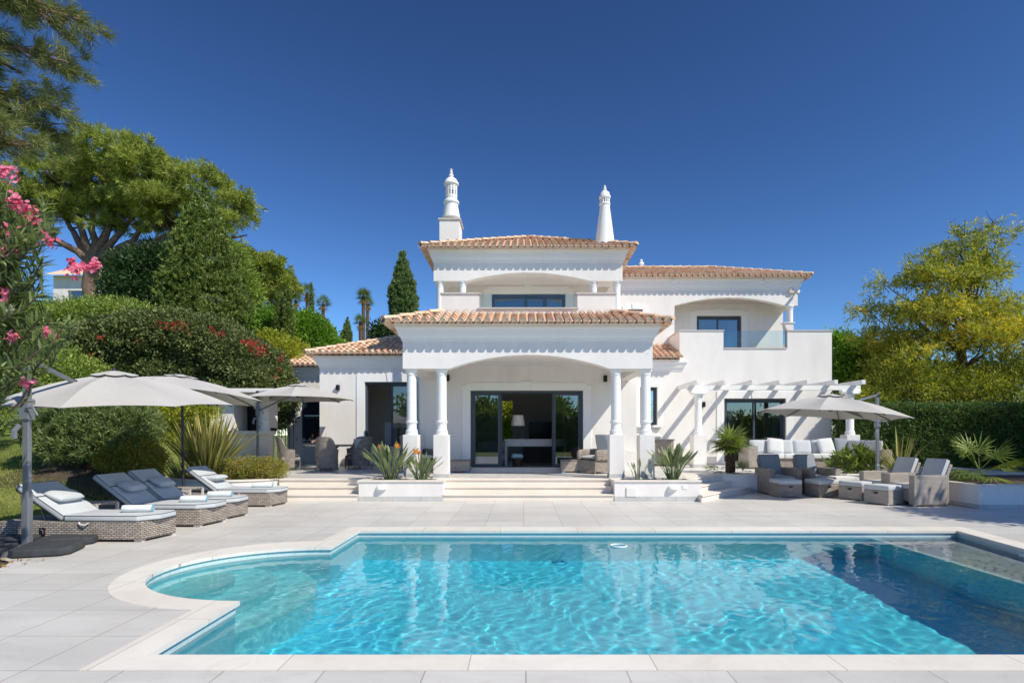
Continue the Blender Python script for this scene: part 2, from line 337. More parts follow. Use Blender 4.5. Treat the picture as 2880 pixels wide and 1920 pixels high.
def fan_palm_head(name,c,nf,L0,m,parent,size=.5,zup=(-.3,1.2),nl=14,hemi=False):
    """Fan leaves: petiole + radiating leaflets"""
    V=[];Fq=[];rr=[]
    for i in range(nf):
        az=RNG.uniform(0,2*PI); el=RNG.uniform(*zup); d=np.array([math.cos(az)*math.cos(el),math.sin(az)*math.cos(el),math.sin(el)])
        pl=L0*RNG.uniform(.7,1.1); e=np.array(c)+d*pl; s=unit(np.cross(d,[0,0,1.0001])); nrm=np.cross(s,d); rv=RNG.uniform(0,1)
        b0=len(V); V+= [tuple(np.array(c)-s*.008),tuple(np.array(c)+s*.008),tuple(e+s*.006),tuple(e-s*.006)]; Fq.append((b0,b0+1,b0+2,b0+3)); rr.append(rv)
        for j in range(nl):
            a=(j/(nl-1)-.5)*R(230); dd=d*math.cos(a)+s*math.sin(a)+nrm*(.12-.25*abs(math.sin(a)))+np.array([0,0,-.12]); dd=unit(dd)
            l=size*RNG.uniform(.85,1.1)*(1-.25*abs(a)/R(115)); ss=unit(np.cross(dd,nrm)); w=size*.035
            b0=len(V); V+=[tuple(e),tuple(e+dd*l*.45+ss*w),tuple(e+dd*l+np.array([0,0,-.04*l])),tuple(e+dd*l*.45-ss*w)]
            Fq.append((b0,b0+1,b0+2,b0+3)); rr.append(min(1,max(0,rv*.6+RNG.uniform(0,.4))))
    return mesh_np(name,np.array(V),np.array(Fq),m,parent,np.array(rr))
M['bluef']=mat('blue_foot',(.03,.22,.5),.6)
# ---------------------------------------------------------------- camera, light
cd=bpy.data.cameras.new('Camera'); cam=bpy.data.objects.new('Camera',cd); COL.objects.link(cam); scene.camera=cam
cam.location=(0,0,H); cam.rotation_euler=(R(90),0,0); cd.sensor_width=36; cd.lens=36*F/2880
cd.shift_x=(1440-CX)/2880; cd.shift_y=(HY-960)/2880; cd.clip_start=.05; cd.clip_end=3000
SUN=Vector((1.24,-1,1.6)).normalized()
sl=bpy.data.lights.new('sun','SUN'); sl.energy=3.95; sl.angle=R(.53); sl.color=(1,.935,.80)
so=bpy.data.objects.new('sun',sl); COL.objects.link(so); so.rotation_euler=SUN.to_track_quat('Z','Y').to_euler()
w=bpy.data.worlds.new('World'); scene.world=w; w.use_nodes=True; nt=w.node_tree; nt.nodes.clear()
sky=nt.nodes.new('ShaderNodeTexSky'); sky.sky_type='NISHITA'; sky.sun_disc=False; sky.sun_elevation=math.asin(SUN.z)
sky.sun_rotation=math.atan2(SUN.x,SUN.y); sky.altitude=300; sky.air_density=.9; sky.dust_density=.2; sky.ozone_density=4.0
bg=nt.nodes.new('ShaderNodeBackground'); bg.inputs[1].default_value=.10
wo=nt.nodes.new('ShaderNodeOutputWorld'); 
m1=nt.nodes.new('ShaderNodeMix'); m1.data_type='RGBA'; m1.blend_type='MULTIPLY'; m1.inputs[0].default_value=1; m1.inputs[7].default_value=(.1,.1,.1,1)
ga=nt.nodes.new('ShaderNodeGamma'); ga.inputs[1].default_value=1.55
m2_=nt.nodes.new('ShaderNodeMix'); m2_.data_type='RGBA'; m2_.blend_type='MULTIPLY'; m2_.inputs[0].default_value=1; m2_.inputs[7].default_value=(15.5,17.2,17.3,1)
nt.links.new(sky.outputs[0],m1.inputs[6]); nt.links.new(m1.outputs[2],ga.inputs[0]); nt.links.new(ga.outputs[0],m2_.inputs[6]); nt.links.new(m2_.outputs[2],bg.inputs[0]); nt.links.new(bg.outputs[0],wo.inputs[0])
vs=scene.view_settings; vs.view_transform='Standard'; vs.look='None'; vs.exposure=.20; vs.gamma=1; vs.use_curve_mapping=False
cy=scene.cycles; cy.max_bounces=10; cy.diffuse_bounces=6; cy.glossy_bounces=4; cy.transmission_bounces=6; cy.transparent_max_bounces=16; cy.volume_bounces=0
cy.caustics_reflective=False; cy.caustics_refractive=True; cy.sample_clamp_indirect=6; cy.use_denoising=True
# ---------------------------------------------------------------- pool outline
def arc(cx,cy,a,b,t0,t1,n): return [(cx+a*math.cos(t0+(t1-t0)*i/n),cy+b*math.sin(t0+(t1-t0)*i/n)) for i in range(n+1)]
XL=-2.55
arc_in=arc(XL,6.52,1.46,1.262,R(90),R(270),28)      # from back to front round the left end
inner=[(6.05,3.974),(6.78,9.104),(XL,9.104)]+arc_in+[(XL,3.974)]
inner=inner[::-1]
arc_out=arc(XL-.28,6.62,1.50,1.60,R(90),R(270),28)
outer=[(6.35,3.715),(7.14,9.50),(XL-.26,9.50)]+arc_out+[(XL-.28,3.715)]
outer=outer[::-1]
def sheet(name,out_poly,holes,z,m):
    polys=[[Vector((x,y,z)) for x,y in out_poly]]+[[Vector((x,y,z)) for x,y in h] for h in holes]
    tri=tessellate_polygon(polys); pts=[p for pl in polys for p in pl]
    me=bpy.data.meshes.new(name); me.from_pydata([tuple(p) for p in pts],[],[tuple(t) for t in tri]); me.materials.append(M[m]); me.update()
    for p in me.polygons:
        pass
    o=bpy.data.objects.new(name,me); COL.objects.link(o)
    if sum(p.normal.z for p in me.polygons)<0: me.flip_normals()
    return st(o)
pit=[(-4.5,3.6),(7.3,3.6),(7.3,9.6),(-4.5,9.6)]
# deck boundary
deck=[(-5.5,-6),(14,-6),(14,11.9),(9.2,11.9),(9.2,15.6),(6.3,15.6),(5,14.9),(4.05,13.3),(4.05,14.2),(-6.6,14.2),(-6.7,13.7),(-7.35,13.55),(-7.8,13.3),(-7.75,7.75),(-6.9,7.3),(-6.05,6.9),(-5.75,6.3)]
sheet('deck',deck,[outer],0.0,'deck')
sheet('ground',[(-900,-900),(900,-900),(900,1600),(-900,1600)],[pit],-.03,'grassbase')
# coping: ring with thickness
cb=MB()
n_o=len(outer)
def ring_prism(po,pi,z0,z1):
    s=tessellate_polygon([[Vector((x,y,0)) for x,y in po],[Vector((x,y,0)) for x,y in pi]])
    pts=list(po)+list(pi); b=MB(); n=len(pts)
    fs=[]
    for t in s:
        a,c,d=[Vector((*pts[i],0)) for i in t]; t=tuple(t) if (c-a).cross(d-a).z>0 else tuple(t)[::-1]
        fs+= [tuple(i+n for i in t), t[::-1]]
    for poly,o0 in ((po,0),(pi,len(po))):
        k=len(poly)
        for i in range(k): fs.append((o0+i,o0+(i+1)%k,n+o0+(i+1)%k,n+o0+i))
    b.add([(x,y,z0) for x,y in pts]+[(x,y,z1) for x,y in pts],fs); return b
inner_c=[(x,y) for x,y in inner]
cp=ring_prism(outer,inner_c,-.035,.004); st(cp.build('pool_coping','coping'))
# pool shell walls (slightly outside the coping lip) and floor
def offs(poly,d):
    out=[];n=len(poly)
    for i in range(n):
        p0,p1,p2=Vector(poly[i-1]),Vector(poly[i]),Vector(poly[(i+1)%n]); a=(p1-p0).normalized(); b=(p2-p1).normalized()
        na=Vector((a.y,-a.x)); nb=Vector((b.y,-b.x)); m=(na+nb); 
        m=m/max(.25,m.dot(na)) if m.length>.1 else na; out.append((p1.x+m.x*d,p1.y+m.y*d))
    return out
area=sum(inner[i-1][0]*inner[i][1]-inner[i][0]*inner[i-1][1] for i in range(len(inner)))
sg=1 if area>0 else -1
shell=offs(inner,.03*sg)
wl=MB(); FLOOR=-1.9; k=len(shell)
for i in range(k):
    a,b=shell[i],shell[(i+1)%k]; wl.add([(a[0],a[1],FLOOR),(b[0],b[1],FLOOR),(b[0],b[1],-.03),(a[0],a[1],-.03)],[(0,1,2,3)])
st(wl.build('pool_wall','mosaic'))
wb_=MB(); s2=offs(inner,.026*sg)
for i in range(k):
    a,b=s2[i],s2[(i+1)%k]; wb_.add([(a[0],a[1],-.17),(b[0],b[1],-.17),(b[0],b[1],-.036),(a[0],a[1],-.036)],[(0,1,2,3)])
st(wb_.build('pool_waterline_tiles','mosaicw'))
def fz(y): return -1.72
b=MB(); b.grid(lambda u,v:(-4.3+11.3*u,3.6+5.8*v,fz(3.6+5.8*v)),12,24); st(b.build('pool_floor','mosaicf'))
# shallow shelf on the right, steps in the round end
SX=5.46
sh=MB(); sh.prism([(SX+.09,3.9),(6.03,3.9),(6.80,9.13),(SX+.09,9.13)],FLOOR+.005,-.25); st(sh.build('pool_shelf','mosaicf')); sh=MB(); sh.prism([(SX+.092,3.92),(6.0,3.92),(6.78,9.11),(SX+.092,9.11)],-.248,-.235); st(sh.build('pool_shelf_top','shelf'))
sh=MB(); sh.box(SX,SX+.088,3.9,9.13,FLOOR+.006,-.26); st(sh.build('pool_shelf_wall','mosaicf')); sh=MB(); sh.box(SX-.003,SX+.088,3.9,9.13,-.259,-.22); st(sh.build('pool_shelf_rim','shelfrim'))
for i,(rr,zt) in enumerate(((.75,-.38),(1.2,-.68),(1.65,-1.0))):
    pa=arc(XL-1.5,6.52,rr,rr,0,2*PI*47/48,47)
    b=MB(); b.prism(pa,FLOOR+.004*(i+1),zt); st(b.build('pool_step','mosaics'))
# main drain / return fitting ring on the floor near far wall
b=MB(); b.tube([(1.38+.115*math.cos(2*PI*k_/32),8.38+.115*math.sin(2*PI*k_/32),-.092) for k_ in range(33)],.011,10); d=b.build('floating_ring','trim',smooth='all'); tag(d,'small white ring floating on the pool water near the far wall','floating ring')
b=MB(); b.box(6.56,6.62,7.42,7.72,-.24,-.06); d=b.build('pool_skimmer','trim',bevel=.008); tag(d,'white rectangular skimmer mouth in the right pool wall','pool skimmer')
WAMP=.36
# water: a closed, gently waved body of clear blue-tinted water
m,nt,out=newmat('pool_water'); tc=N(nt,'ShaderNodeTexCoord')
rf=N(nt,'ShaderNodeBsdfRefraction',_IOR=1.333,_Roughness=0.0); rf.inputs[0].default_value=(1,1,1,1)
gl=N(nt,'ShaderNodeBsdfGlossy',_Roughness=0.0); fr=N(nt,'ShaderNodeFresnel',_IOR=1.333)
mx=N(nt,'ShaderNodeMixShader'); L(nt,fr,0,mx,0); L(nt,rf,0,mx,1); L(nt,gl,0,mx,2); L(nt,mx,0,out,'Surface')
M['water']=m
x0,x1,y0,y1=-4.2,7.1,3.8,9.3; NX,NY=1400,680
gx=np.linspace(x0,x1,NX+1); gy=np.linspace(y0,y1,NY+1); X_,Y_=np.meshgrid(gx,gy)
def wv(x,y):
    rg=np.random.default_rng(5); z=np.zeros_like(x); xw=x+.05*np.sin(2.3*y+1)+.03*np.sin(5.1*x+3*y); yw=y+.05*np.sin(2.9*x)+.03*np.sin(4.3*y-2*x)
    for _ in range(44):
        k=math.exp(rg.uniform(math.log(18),math.log(68))); th=rg.uniform(0,2*PI); z+=.19/k**2*np.sin(k*(xw*math.cos(th)+yw*math.sin(th))+rg.uniform(0,6.28))
    f=np.clip((3.4-x)/3.0,0,1)
    for _ in range(26):
        k=math.exp(rg.uniform(math.log(60),math.log(120))); th=rg.uniform(0,2*PI); z+=f*.14/k**2*np.sin(k*(xw*math.cos(th)+yw*math.sin(th))+rg.uniform(0,6.28))
    return z
Z_=-.10+wv(X_,Y_)*WAMP
V=np.stack([X_.ravel(),Y_.ravel(),Z_.ravel()],1); idx=np.arange((NX+1)*(NY+1)).reshape(NY+1,NX+1)
Fq=np.stack([idx[:-1,:-1].ravel(),idx[:-1,1:].ravel(),idx[1:,1:].ravel(),idx[1:,:-1].ravel()],1)
# keep faces inside the outline (with a margin hidden by the coping and walls)
po=np.array(offs(inner,.06*sg)); cxy=V[Fq].mean(1)[:,:2]; ins=np.zeros(len(Fq),bool); n_=len(po)
for i in range(n_):
    xa,ya=po[i-1]; xb,yb=po[i]
    if ya==yb: continue
    c_=((ya>cxy[:,1])!=(yb>cxy[:,1]))&(cxy[:,0]<(xb-xa)*(cxy[:,1]-ya)/(yb-ya)+xa); ins^=c_
Fq=Fq[ins]; us=np.unique(Fq); mp_=np.full(len(V),-1); mp_[us]=np.arange(len(us)); V=V[us]; Fq=mp_[Fq]
water=mesh_np('water',V,Fq,'water'); water.data.polygons.foreach_set('use_smooth',[True]*len(water.data.polygons)); st(water)
water.cycles.is_caustics_caster=True
sl.cycles.is_caustics_light=True
for o_ in bpy.data.objects:
    if o_.name.split('.')[0] in ('pool_wall','pool_waterline_tiles','pool_floor','pool_shelf','pool_shelf_top','pool_shelf_wall','pool_shelf_rim','pool_step','pool_fitting','pool_skimmer'): o_.cycles.is_caustics_receiver=True
# ---------------------------------------------------------------- terrace and steps (raised .45)
T=.45
tp=[(-8.0,13.9),(-1.86,13.90),(2.1,13.90),(3.9,13.95),(4.55,14.85),(5.0,15.25),(9.4,15.6),(14,15.6),(14,24),(-14,24),(-14,17.6),(-8.2,17.2),(-7.2,15.8)]
tp[0]=(-5.75,13.90)
tp[-1]=(-6.6,15.0)
b=MB(); b.prism(tp,-.02,T-.03); st(b.build('terrace_base','stone'))
ter=MB(); ter.prism(tp,T-.028,T); st(ter.build('terrace','deck'))
def step_run(x0,x1,name='step'):
    for i in range(3):
        yf=13.20+.32*i; zt=.15*(i+1); b=MB()
        b.box(x0,x1,yf,13.86 if i<2 else 14.10,zt-.15+.001,zt-.032+.0*i); b.box(x0-.0,x1,yf-.03,(13.86 if i<2 else 14.12),zt-.031,zt+.003 if i==2 else zt)
        st(b.build(name,'stone',bevel=.006))
step_run(-1.80,2.07); step_run(-5.78,-3.72)
# corner steps on the right, polygonal
def poly_step(pts,zt,back):
    b=MB(); poly=pts+back; b.prism(poly,zt-.15,zt-.032)
    q=[(x+.02,y-.025) for x,y in pts]+back; b.prism(q,zt-.031,zt); st(b.build('step','stone',bevel=.005))
poly_step([(3.97,12.95),(5.02,14.25),(6.0,15.2)],.15,[(6.0,15.4),(4.2,15.4),(3.97,14.0)])
poly_step([(4.05,13.55),(4.84,14.6),(5.5,15.25)],.30,[(5.5,15.45),(4.2,15.45),(4.05,14.2)])
poly_step([(4.05,14.0),(4.72,14.86),(5.2,15.3)],.452,[(5.2,15.5),(4.2,15.5),(4.05,14.4)])
# ---------------------------------------------------------------- planters
def planter_box(x0,x1,label):
    t=empty('planter',((x0+x1)/2,13.18,0),label,'planter'); 
    def q(b,name,m,**k): o=b.build(name,m,parent=t,**k); o.matrix_parent_inverse=Matrix.Translation((-(x0+x1)/2,-13.18,0)); return o
    b=MB(); ya,yb=13.19,14.12; 
    b.box(x0,x1,ya,ya+.16,.105,.43); b.box(x0,x1,yb-.16,yb,.105,.43); b.box(x0,x0+.16,ya+.16,yb-.16,.105,.43); b.box(x1-.16,x1,ya+.16,yb-.16,.105,.43); q(b,'wall','wall')
    b=MB(); b.box(x0-.005,x1+.005,ya-.008,yb,0,.104); q(b,'skirting','skirt')
    b=MB(); e=.03; b.box(x0-e,x1+e,ya-e,ya+.19,.431,.468); b.box(x0-e,x1+e,yb-.19,yb+e*0,.431,.468); b.box(x0-e,x0+.19,ya+.191,yb-.191,.431,.468); b.box(x1-.19,x1+e,ya+.191,yb-.191,.431,.468); q(b,'cap','coping',bevel=.006)
    b=MB(); b.grid(lambda u,v:(x0+.16+(x1-x0-.32)*u,ya+.16+(yb-ya-.32)*v,.44+.015*math.sin(u*17)*math.sin(v*9)),20,8); q(b,'soil','soil')
    return t
pl1=planter_box(-3.71,-1.805,'white planter left of the front steps with two bird of paradise plants')
pl2=planter_box(2.08,4.02,'white planter right of the front steps with a square vent plate')
def keep(o,t):  # parent keeping world position
    o.parent=t; o.matrix_parent_inverse=Matrix.Translation(t.location).inverted() if t.rotation_euler.z==0 else t.matrix_basis.inverted(); return o
for px,par,lb in ((1072.7,pl1,'white half dome wall lamp on the left planter'),(1891,pl2,'white half dome wall lamp on the right planter')):
    x=PX(px,13.19); b=MB(); b.grid(lambda u,v:(x+.125*math.cos(PI*u)*math.cos(PI/2*v),13.188-.11*math.sin(PI*u)*math.cos(PI/2*v),.27+.10*math.sin(PI/2*v)),16,8)
    b.add([(x+.125*math.cos(PI*i/16),13.188-.11*math.sin(PI*i/16),.27) for i in range(17)],[tuple(range(17))]); o=b.build('wall_lamp','trim',smooth=True); keep(o,par)
b=MB(); b.box(2.34,2.58,13.165,13.19,.10,.31); keep(b.build('vent_plate','wall',bevel=.01),pl2)
b=MB(); b.box(3.61,3.72,13.178,13.19,.27,.37); keep(b.build('switch_plate','trim',bevel=.008),pl2)
# curved bed at left, palm bed and far right bed
def wall_path(name,path,th,z0,z1,m,cap=None,skirt=False,parent=None):
    n=len(path); o=[];i_=[]
    for i in range(n):
        a=Vector(path[max(0,i-1)]);c=Vector(path[min(n-1,i+1)]);d=(c-a).normalized();nn=Vector((-d.y,d.x)); p=Vector(path[i]); o.append((p.x,p.y)); i_.append((p.x+nn.x*th,p.y+nn.y*th))
    b=MB(); b.prism(o+i_[::-1],z0,z1); w_=b.build(name,m,parent=None)
    return w_,o,i_
def bed(path,h,label,soilpoly):
    x0,y0=path[0]; t=empty('planting_bed',(x0,y0,0),label,'planting bed')
    w_,o,i_=wall_path('wall',path,.2,0,h-.035,'wall'); keep(w_,t)
    n=len(path); oo=[];ii=[]
    for i in range(n):
        a=Vector(path[max(0,i-1)]);c=Vector(path[min(n-1,i+1)]);d=(c-a).normalized();nn=Vector((-d.y,d.x)); p=Vector(path[i]); oo.append((p.x-nn.x*.03,p.y-nn.y*.03)); ii.append((p.x+nn.x*.24,p.y+nn.y*.24))
    b=MB(); b.prism(oo+ii[::-1],h-.034,h); keep(b.build('cap','coping',bevel=.006),t)
    b=MB(); sk=[(p[0]*1+ (p[0]-q[0])*.04,p[1]+(p[1]-q[1])*.04) for p,q in zip(o,i_)]; b.prism(sk+i_[::-1],0.0,.09); keep(b.build('skirting','skirt'),t)
    b=MB(); b.prism(soilpoly,0,h-.06); keep(b.build('soil','soil'),t); return t
def smoothpath(pts,n=8):
    out=[]
    for i in range(len(pts)-1):
        p0=Vector(pts[max(0,i-1)]);p1=Vector(pts[i]);p2=Vector(pts[i+1]);p3=Vector(pts[min(len(pts)-1,i+2)])
        for k in range(n):
            t=k/n; out.append(tuple(.5*((2*p1)+(p2-p0)*t+(2*p0-5*p1+4*p2-p3)*t*t+(3*p1-p0-3*p2+p3)*t**3)))
    out.append(tuple(pts[-1])); return out
p=smoothpath([(-9.2,14.6),(-8.3,13.75),(-7.4,13.45),(-6.75,13.4),(-6.1,13.75),(-5.82,14.3)])
bed(p,.45,'curved white bed with the large striped strap plant behind the loungers',[(x-.0,y+.2) for x,y in p]+[(-5.85,15.2),(-7.2,16.8),(-9.5,16.8)])
p=smoothpath([(5.0,15.42),(5.5,15.15),(6.2,15.15),(7.2,15.25),(8.3,15.25),(9.1,15.2)])
bed(p,.47,'low white curved bed with the small palm behind the grey armchairs',[(x,y+.2) for x,y in p]+[(9.0,17.0),(5.6,17.0),(5.0,16.0)])
bed([(9.18,15.2),(9.22,11.82),(9.5,11.75),(14,11.6)][::-1] if False else [(9.22,15.2),(9.24,11.8),(14.5,11.55)],.49,'white raised bed with fan palm in front of the clipped hedge',[(9.42,15.2),(9.42,12.0),(14.5,11.75),(24,12),(24,20.5),(11.0,20.5),(11.0,16)])
# ---------------------------------------------------------------- villa
villa=empty('villa',(0,17,0),'large white two storey villa with clay tile roofs, arched porch and balconies','villa')
def vp(o): return keep(o,villa)
def wall_open(b,x0,x1,z0,z1,y,th,ops=()):
    """wall facing -Y at y..y+th with rectangular openings (xa,xb,za,zb)"""
    xs=sorted({x0,x1,*[v for o in ops for v in o[:2]]}); zs=sorted({z0,z1,*[v for o in ops for v in o[2:]]})
    xs=[v for v in xs if x0<=v<=x1]; zs=[v for v in zs if z0<=v<=z1]
    def hole(i,j):
        if i<0 or j<0 or i>=len(xs)-1 or j>=len(zs)-1: return True
        cx=(xs[i]+xs[i+1])/2; cz=(zs[j]+zs[j+1])/2
        return any(a<cx<c and d<cz<e for a,c,d,e in ops)
    for i in range(len(xs)-1):
        for j in range(len(zs)-1):
            if hole(i,j): continue
            a,c,d,e=xs[i],xs[i+1],zs[j],zs[j+1]
            b.add([(a,y,d),(c,y,d),(c,y,e),(a,y,e),(a,y+th,d),(c,y+th,d),(c,y+th,e),(a,y+th,e)],[(0,1,2,3),(5,4,7,6)])
            n=len(b.v)-8
            if hole(i-1,j): b.f.append((n,n+3,n+7,n+4))
            if hole(i+1,j): b.f.append((n+1,n+5,n+6,n+2))
            if hole(i,j-1): b.f.append((n,n+4,n+5,n+1))
            if hole(i,j+1): b.f.append((n+3,n+2,n+6,n+7))
def cornice(x0,x1,y0,yb,z,hh,out,name='cornice',left=True,right=True,m='trim'):
    pr=[(0,0),(.16,.01),(.16,.10),(.24,.115),(.24,.19),(.40,.22),(.50,.30),(.62,.44),(.66,.50),(.66,.56),(.78,.58),(.82,.66),(.90,.70),(1.0,.735),(1.0,1.0)]
    b=MB(); vs=[];fs=[]
    for (o,zz) in pr:
        o*=out; L0=x0-(o if left else 0); R0=x1+(o if right else 0)
        vs+= [(L0,yb,z+zz*hh),(L0,y0-o,z+zz*hh),(R0,y0-o,z+zz*hh),(R0,yb,z+zz*hh)]
    for k in range(len(pr)-1):
        for i in range(3):
            if i==0 and not left: continue
            if i==2 and not right: continue
            a=k*4+i; fs.append((a,a+1,a+5,a+4))
    n=len(pr)-1; fs.append((n*4,n*4+1,n*4+2,n*4+3)); 
    b.add(vs,fs); return vp(b.build(name,m))
PITCH=.2135; COURSE=.30
def slope(b,A,u,w,L_,D,z0,s,kl,kr,zoff=0.0):
    """A eave start xy, u along the eave, w up slope; kl,kr hip trims (1) or 0"""
    u=Vector(u);w=Vector(w);A=Vector(A); n=int(L_/PITCH)+1; pit=L_/n; ang=math.atan(s); nz=Vector((-w.x*math.sin(ang),-w.y*math.sin(ang),math.cos(ang)))
    up3=Vector((w.x*math.cos(ang),w.y*math.cos(ang),math.sin(ang)))
    def P(a,d,h):  # a along the eave, d horizontal up, h normal offset
        return Vector((A.x+u.x*a+w.x*d,A.y+u.y*a+w.y*d,z0+s*d+zoff))+nz*h
    nc=int(math.ceil((D+.001)/COURSE))
    ok=lambda a,d:(d*kl-.02<=a<=L_-d*kr+.02) and -.2<=d<=D+.02
    # solid base sheet
    rr=[(0,.0),(L_,.0),(L_-D*kr,D),(D*kl,D)]
    q=[P(a,d,.006) for a,d in rr]; b.add(q,[(0,1,2,3)],.9); q=[P(a,d,-.008) for a,d in rr]; b.add(q,[(3,2,1,0)],.9)
    q=[P(0,0,.006),P(L_,0,.006),P(L_,0,-.008),P(0,0,-.008)]; b.add(q,[(0,1,2,3)],.9)
    SEG=6
    for i in range(n):
        ac=(i+.5)*pit; jit=random.uniform(-.006,.006)
        for c in range(nc):
            rv=min(1,max(0,random.gauss(.5,.24))); d0=c*COURSE-(.01 if c==0 else .04); d1=(c+1)*COURSE
            # cover tile: wide end at eave side, raised
            r0,r1=pit*.36,pit*.30; h0,h1=.045,.018; vs=[]
            for (d,r_,h) in ((d0,r0,h0),(d1,r1,h1)):
                for k in range(SEG+1):
                    t=PI*k/SEG; vs.append(P(ac+jit-r_*math.cos(t),d,h-.01+r_*math.sin(t)*.95))
            for k in range(SEG):
                t=(k+.5)/SEG; a=ac-r0*math.cos(PI*t)
                if ok(a,(d0+d1)/2+.0): b.add([vs[k],vs[k+1],vs[k+2+SEG],vs[k+1+SEG]],[(0,1,2,3)],rv)
            # end lip thickness (visible arc)
            vs=[]
            for rr_ in (r0,r0-.016):
                for k in range(SEG+1):
                    t=PI*k/SEG; vs.append(P(ac+jit-rr_*math.cos(t),d0+.002,h0-.01+rr_*math.sin(t)*.95))
            if ok(ac,d0+.05): b.add(vs,[(k,k+SEG+1,k+SEG+2,k+1) for k in range(SEG)],min(1,rv+.1))
            if c==0 and ok(ac,.05):
                vs=[P(ac+jit-r0*.97*math.cos(PI*k/SEG),d0+.01,h0-.012+r0*.9*math.sin(PI*k/SEG)) for k in range(SEG+1)]+[P(ac+r0*.97,d0+.01,.004),P(ac-r0*.97,d0+.01,.004)]; b.add(vs,[tuple(range(SEG+3))],.8)
            # pan tile between covers
            pa=i*pit; rp=pit*.37; hp=.028; vs=[]; rv2=min(1,max(0,random.gauss(.55,.22)))
            for (d,h) in ((d0-(.02 if c==0 else .02),hp),(d1-.02,.0)):
                for k in range(5):
                    t=PI*k/4; vs.append(P(pa-rp*math.cos(t),d,h-.005-rp*math.sin(t)*1.0))
            for k in range(4):
                a=pa-rp*math.cos(PI*(k+.5)/4)
                if ok(a,(d0+d1)/2): b.add([vs[k],vs[k+1],vs[k+6],vs[k+5]],[(0,1,2,3)],rv2)
            if c==0:
                vs=[]
                for rr_ in (rp,rp-.014):
                    for k in range(5):
                        t=PI*k/4; vs.append(P(pa-rr_*math.cos(t),d0-.02,hp-.005-rr_*math.sin(t)*1.0))
                if ok(pa,.01): b.add(vs,[(k,k+1,k+6,k+5) for k in range(4)],rv2)
def ridge(b,p0,p1,rad=.10):
    p0=Vector(p0);p1=Vector(p1); n=max(1,int((p1-p0).length/.36)); d=(p1-p0)/n; s=d.cross(Vector((0,0,1))).normalized()
    for i in range(n):
        a=p0+d*i-d*.08; c=p0+d*(i+1); rv=min(1,max(0,random.gauss(.6,.15))); vs=[]
        for q,r_,h in ((a,rad,.05),(c,rad*.86,.025)):
            for k in range(9):
                t=PI*(k-.0)/8; vs.append(q+s*(-r_*math.cos(t))+Vector((0,0,h+r_*math.sin(t)*.8-.03)))
        b.add(vs,[(k,k+1,k+10,k+9) for k in range(8)],rv); b.add([q for q in vs[:9]],[tuple(range(9))],.3)
def arch_pts(xa,xb,zs,rise,n=20):
    c=(xb-xa)/2; Rr=(c*c+rise*rise)/(2*rise); xm=(xa+xb)/2; zc=zs+rise-Rr
    return [(xm+ (xa-xm)+(xb-xa)*i/n, zc+math.sqrt(max(0,Rr*Rr-((xa-xm)+(xb-xa)*i/n)**2))) for i in range(n+1)]
def arch_beam(b,x0,x1,z0,z1,xa,xb,rise,y0,y1):
    ap=arch_pts(xa,xb,z0,rise); 
    # build as column strips to stay convex
    b.prismy([(x0,z0),(xa,z0),(xa,z1),(x0,z1)],y0,y1); b.prismy([(xb,z0),(x1,z0),(x1,z1),(xb,z1)],y0,y1)
    for (a,za),(c,zc) in zip(ap[:-1],ap[1:]):
        b.add([(a,y0,za),(c,y0,zc),(c,y0,z1),(a,y0,z1),(a,y1,za),(c,y1,zc),(c,y1,z1),(a,y1,z1)],[(0,1,2,3),(5,4,7,6),(0,4,5,1)])
def column(x,y,zb,zt,r=.118,ped=None,name='column',rings=True,parent=None):
    b=MB(); h=zt-zb
    prof=[(r*1.28,zb),(r*1.28,zb+.045),(r*1.18,zb+.06),(r*1.24,zb+.085),(r*1.1,zb+.12),(r,zb+.14)]
    if rings: prof+=[(r,zb+.27),(r*1.17,zb+.285),(r*1.17,zb+.325),(r,zb+.34)]
    prof+=[(r*.96,zt-.26),(r*.96,zt-.15),(r*1.08,zt-.14),(r*1.08,zt-.12),(r*.98,zt-.115),(r*1.1,zt-.07),(r*1.28,zt-.045),(r*1.28,zt-.0)]
    b.lathe(prof,x,y,28); o=b.build(name,'trim',smooth=True)
    if parent is None: vp(o)
    else: keep(o,parent)
    if ped:
        p=MB(); w_,z0=ped; p.box(x-w_/2,x+w_/2,y-w_/2,y+w_/2,z0+.10,zb-.001); q=p.build('pedestal','wall',bevel=.008); q.parent=o.parent; q.matrix_parent_inverse=o.matrix_parent_inverse.copy()
        p=MB(); p.box(x-w_/2-.006,x+w_/2+.006,y-w_/2-.006,y+w_/2+.006,z0+.001,z0+.099); k=p.build('skirting','skirt'); k.parent=o.parent; k.matrix_parent_inverse=o.matrix_parent_inverse.copy()
    return o
def surround(x0,x1,z0,z1,y,w_=.26,ears=True,key=True,bottom=False,pr=.03):
    b=MB(); yf=y-pr
    b.box(x0-w_,x0-.001,yf,y-.0,z0,z1+.0); b.box(x1+.001,x1+w_,yf,y,z0,z1); 
    if ears: b.prismy([(x0-w_,z1+.001),(x1+w_,z1+.001),(x1+w_,z1+w_*.62),(x1+w_*.55,z1+w_*.62),(x1+w_*.38,z1+w_*.95),(x0-w_*.38,z1+w_*.95),(x0-w_*.55,z1+w_*.62),(x0-w_,z1+w_*.62)],yf,y)
    else: b.box(x0-w_,x1+w_,yf,y,z1+.001,z1+w_)
    if key: xm=(x0+x1)/2; b.prismy([(xm-.11,z1-.0+.002),(xm+.11,z1+.002),(xm+.15,z1+w_*1.12),(xm-.15,z1+w_*1.12)],yf-.025,yf-.002)
    if bottom: b.box(x0-w_,x1+w_,yf-.02,y,z0-.09,z0-.001)
    o=b.build('window_surround','trim',bevel=.006); return vp(o)
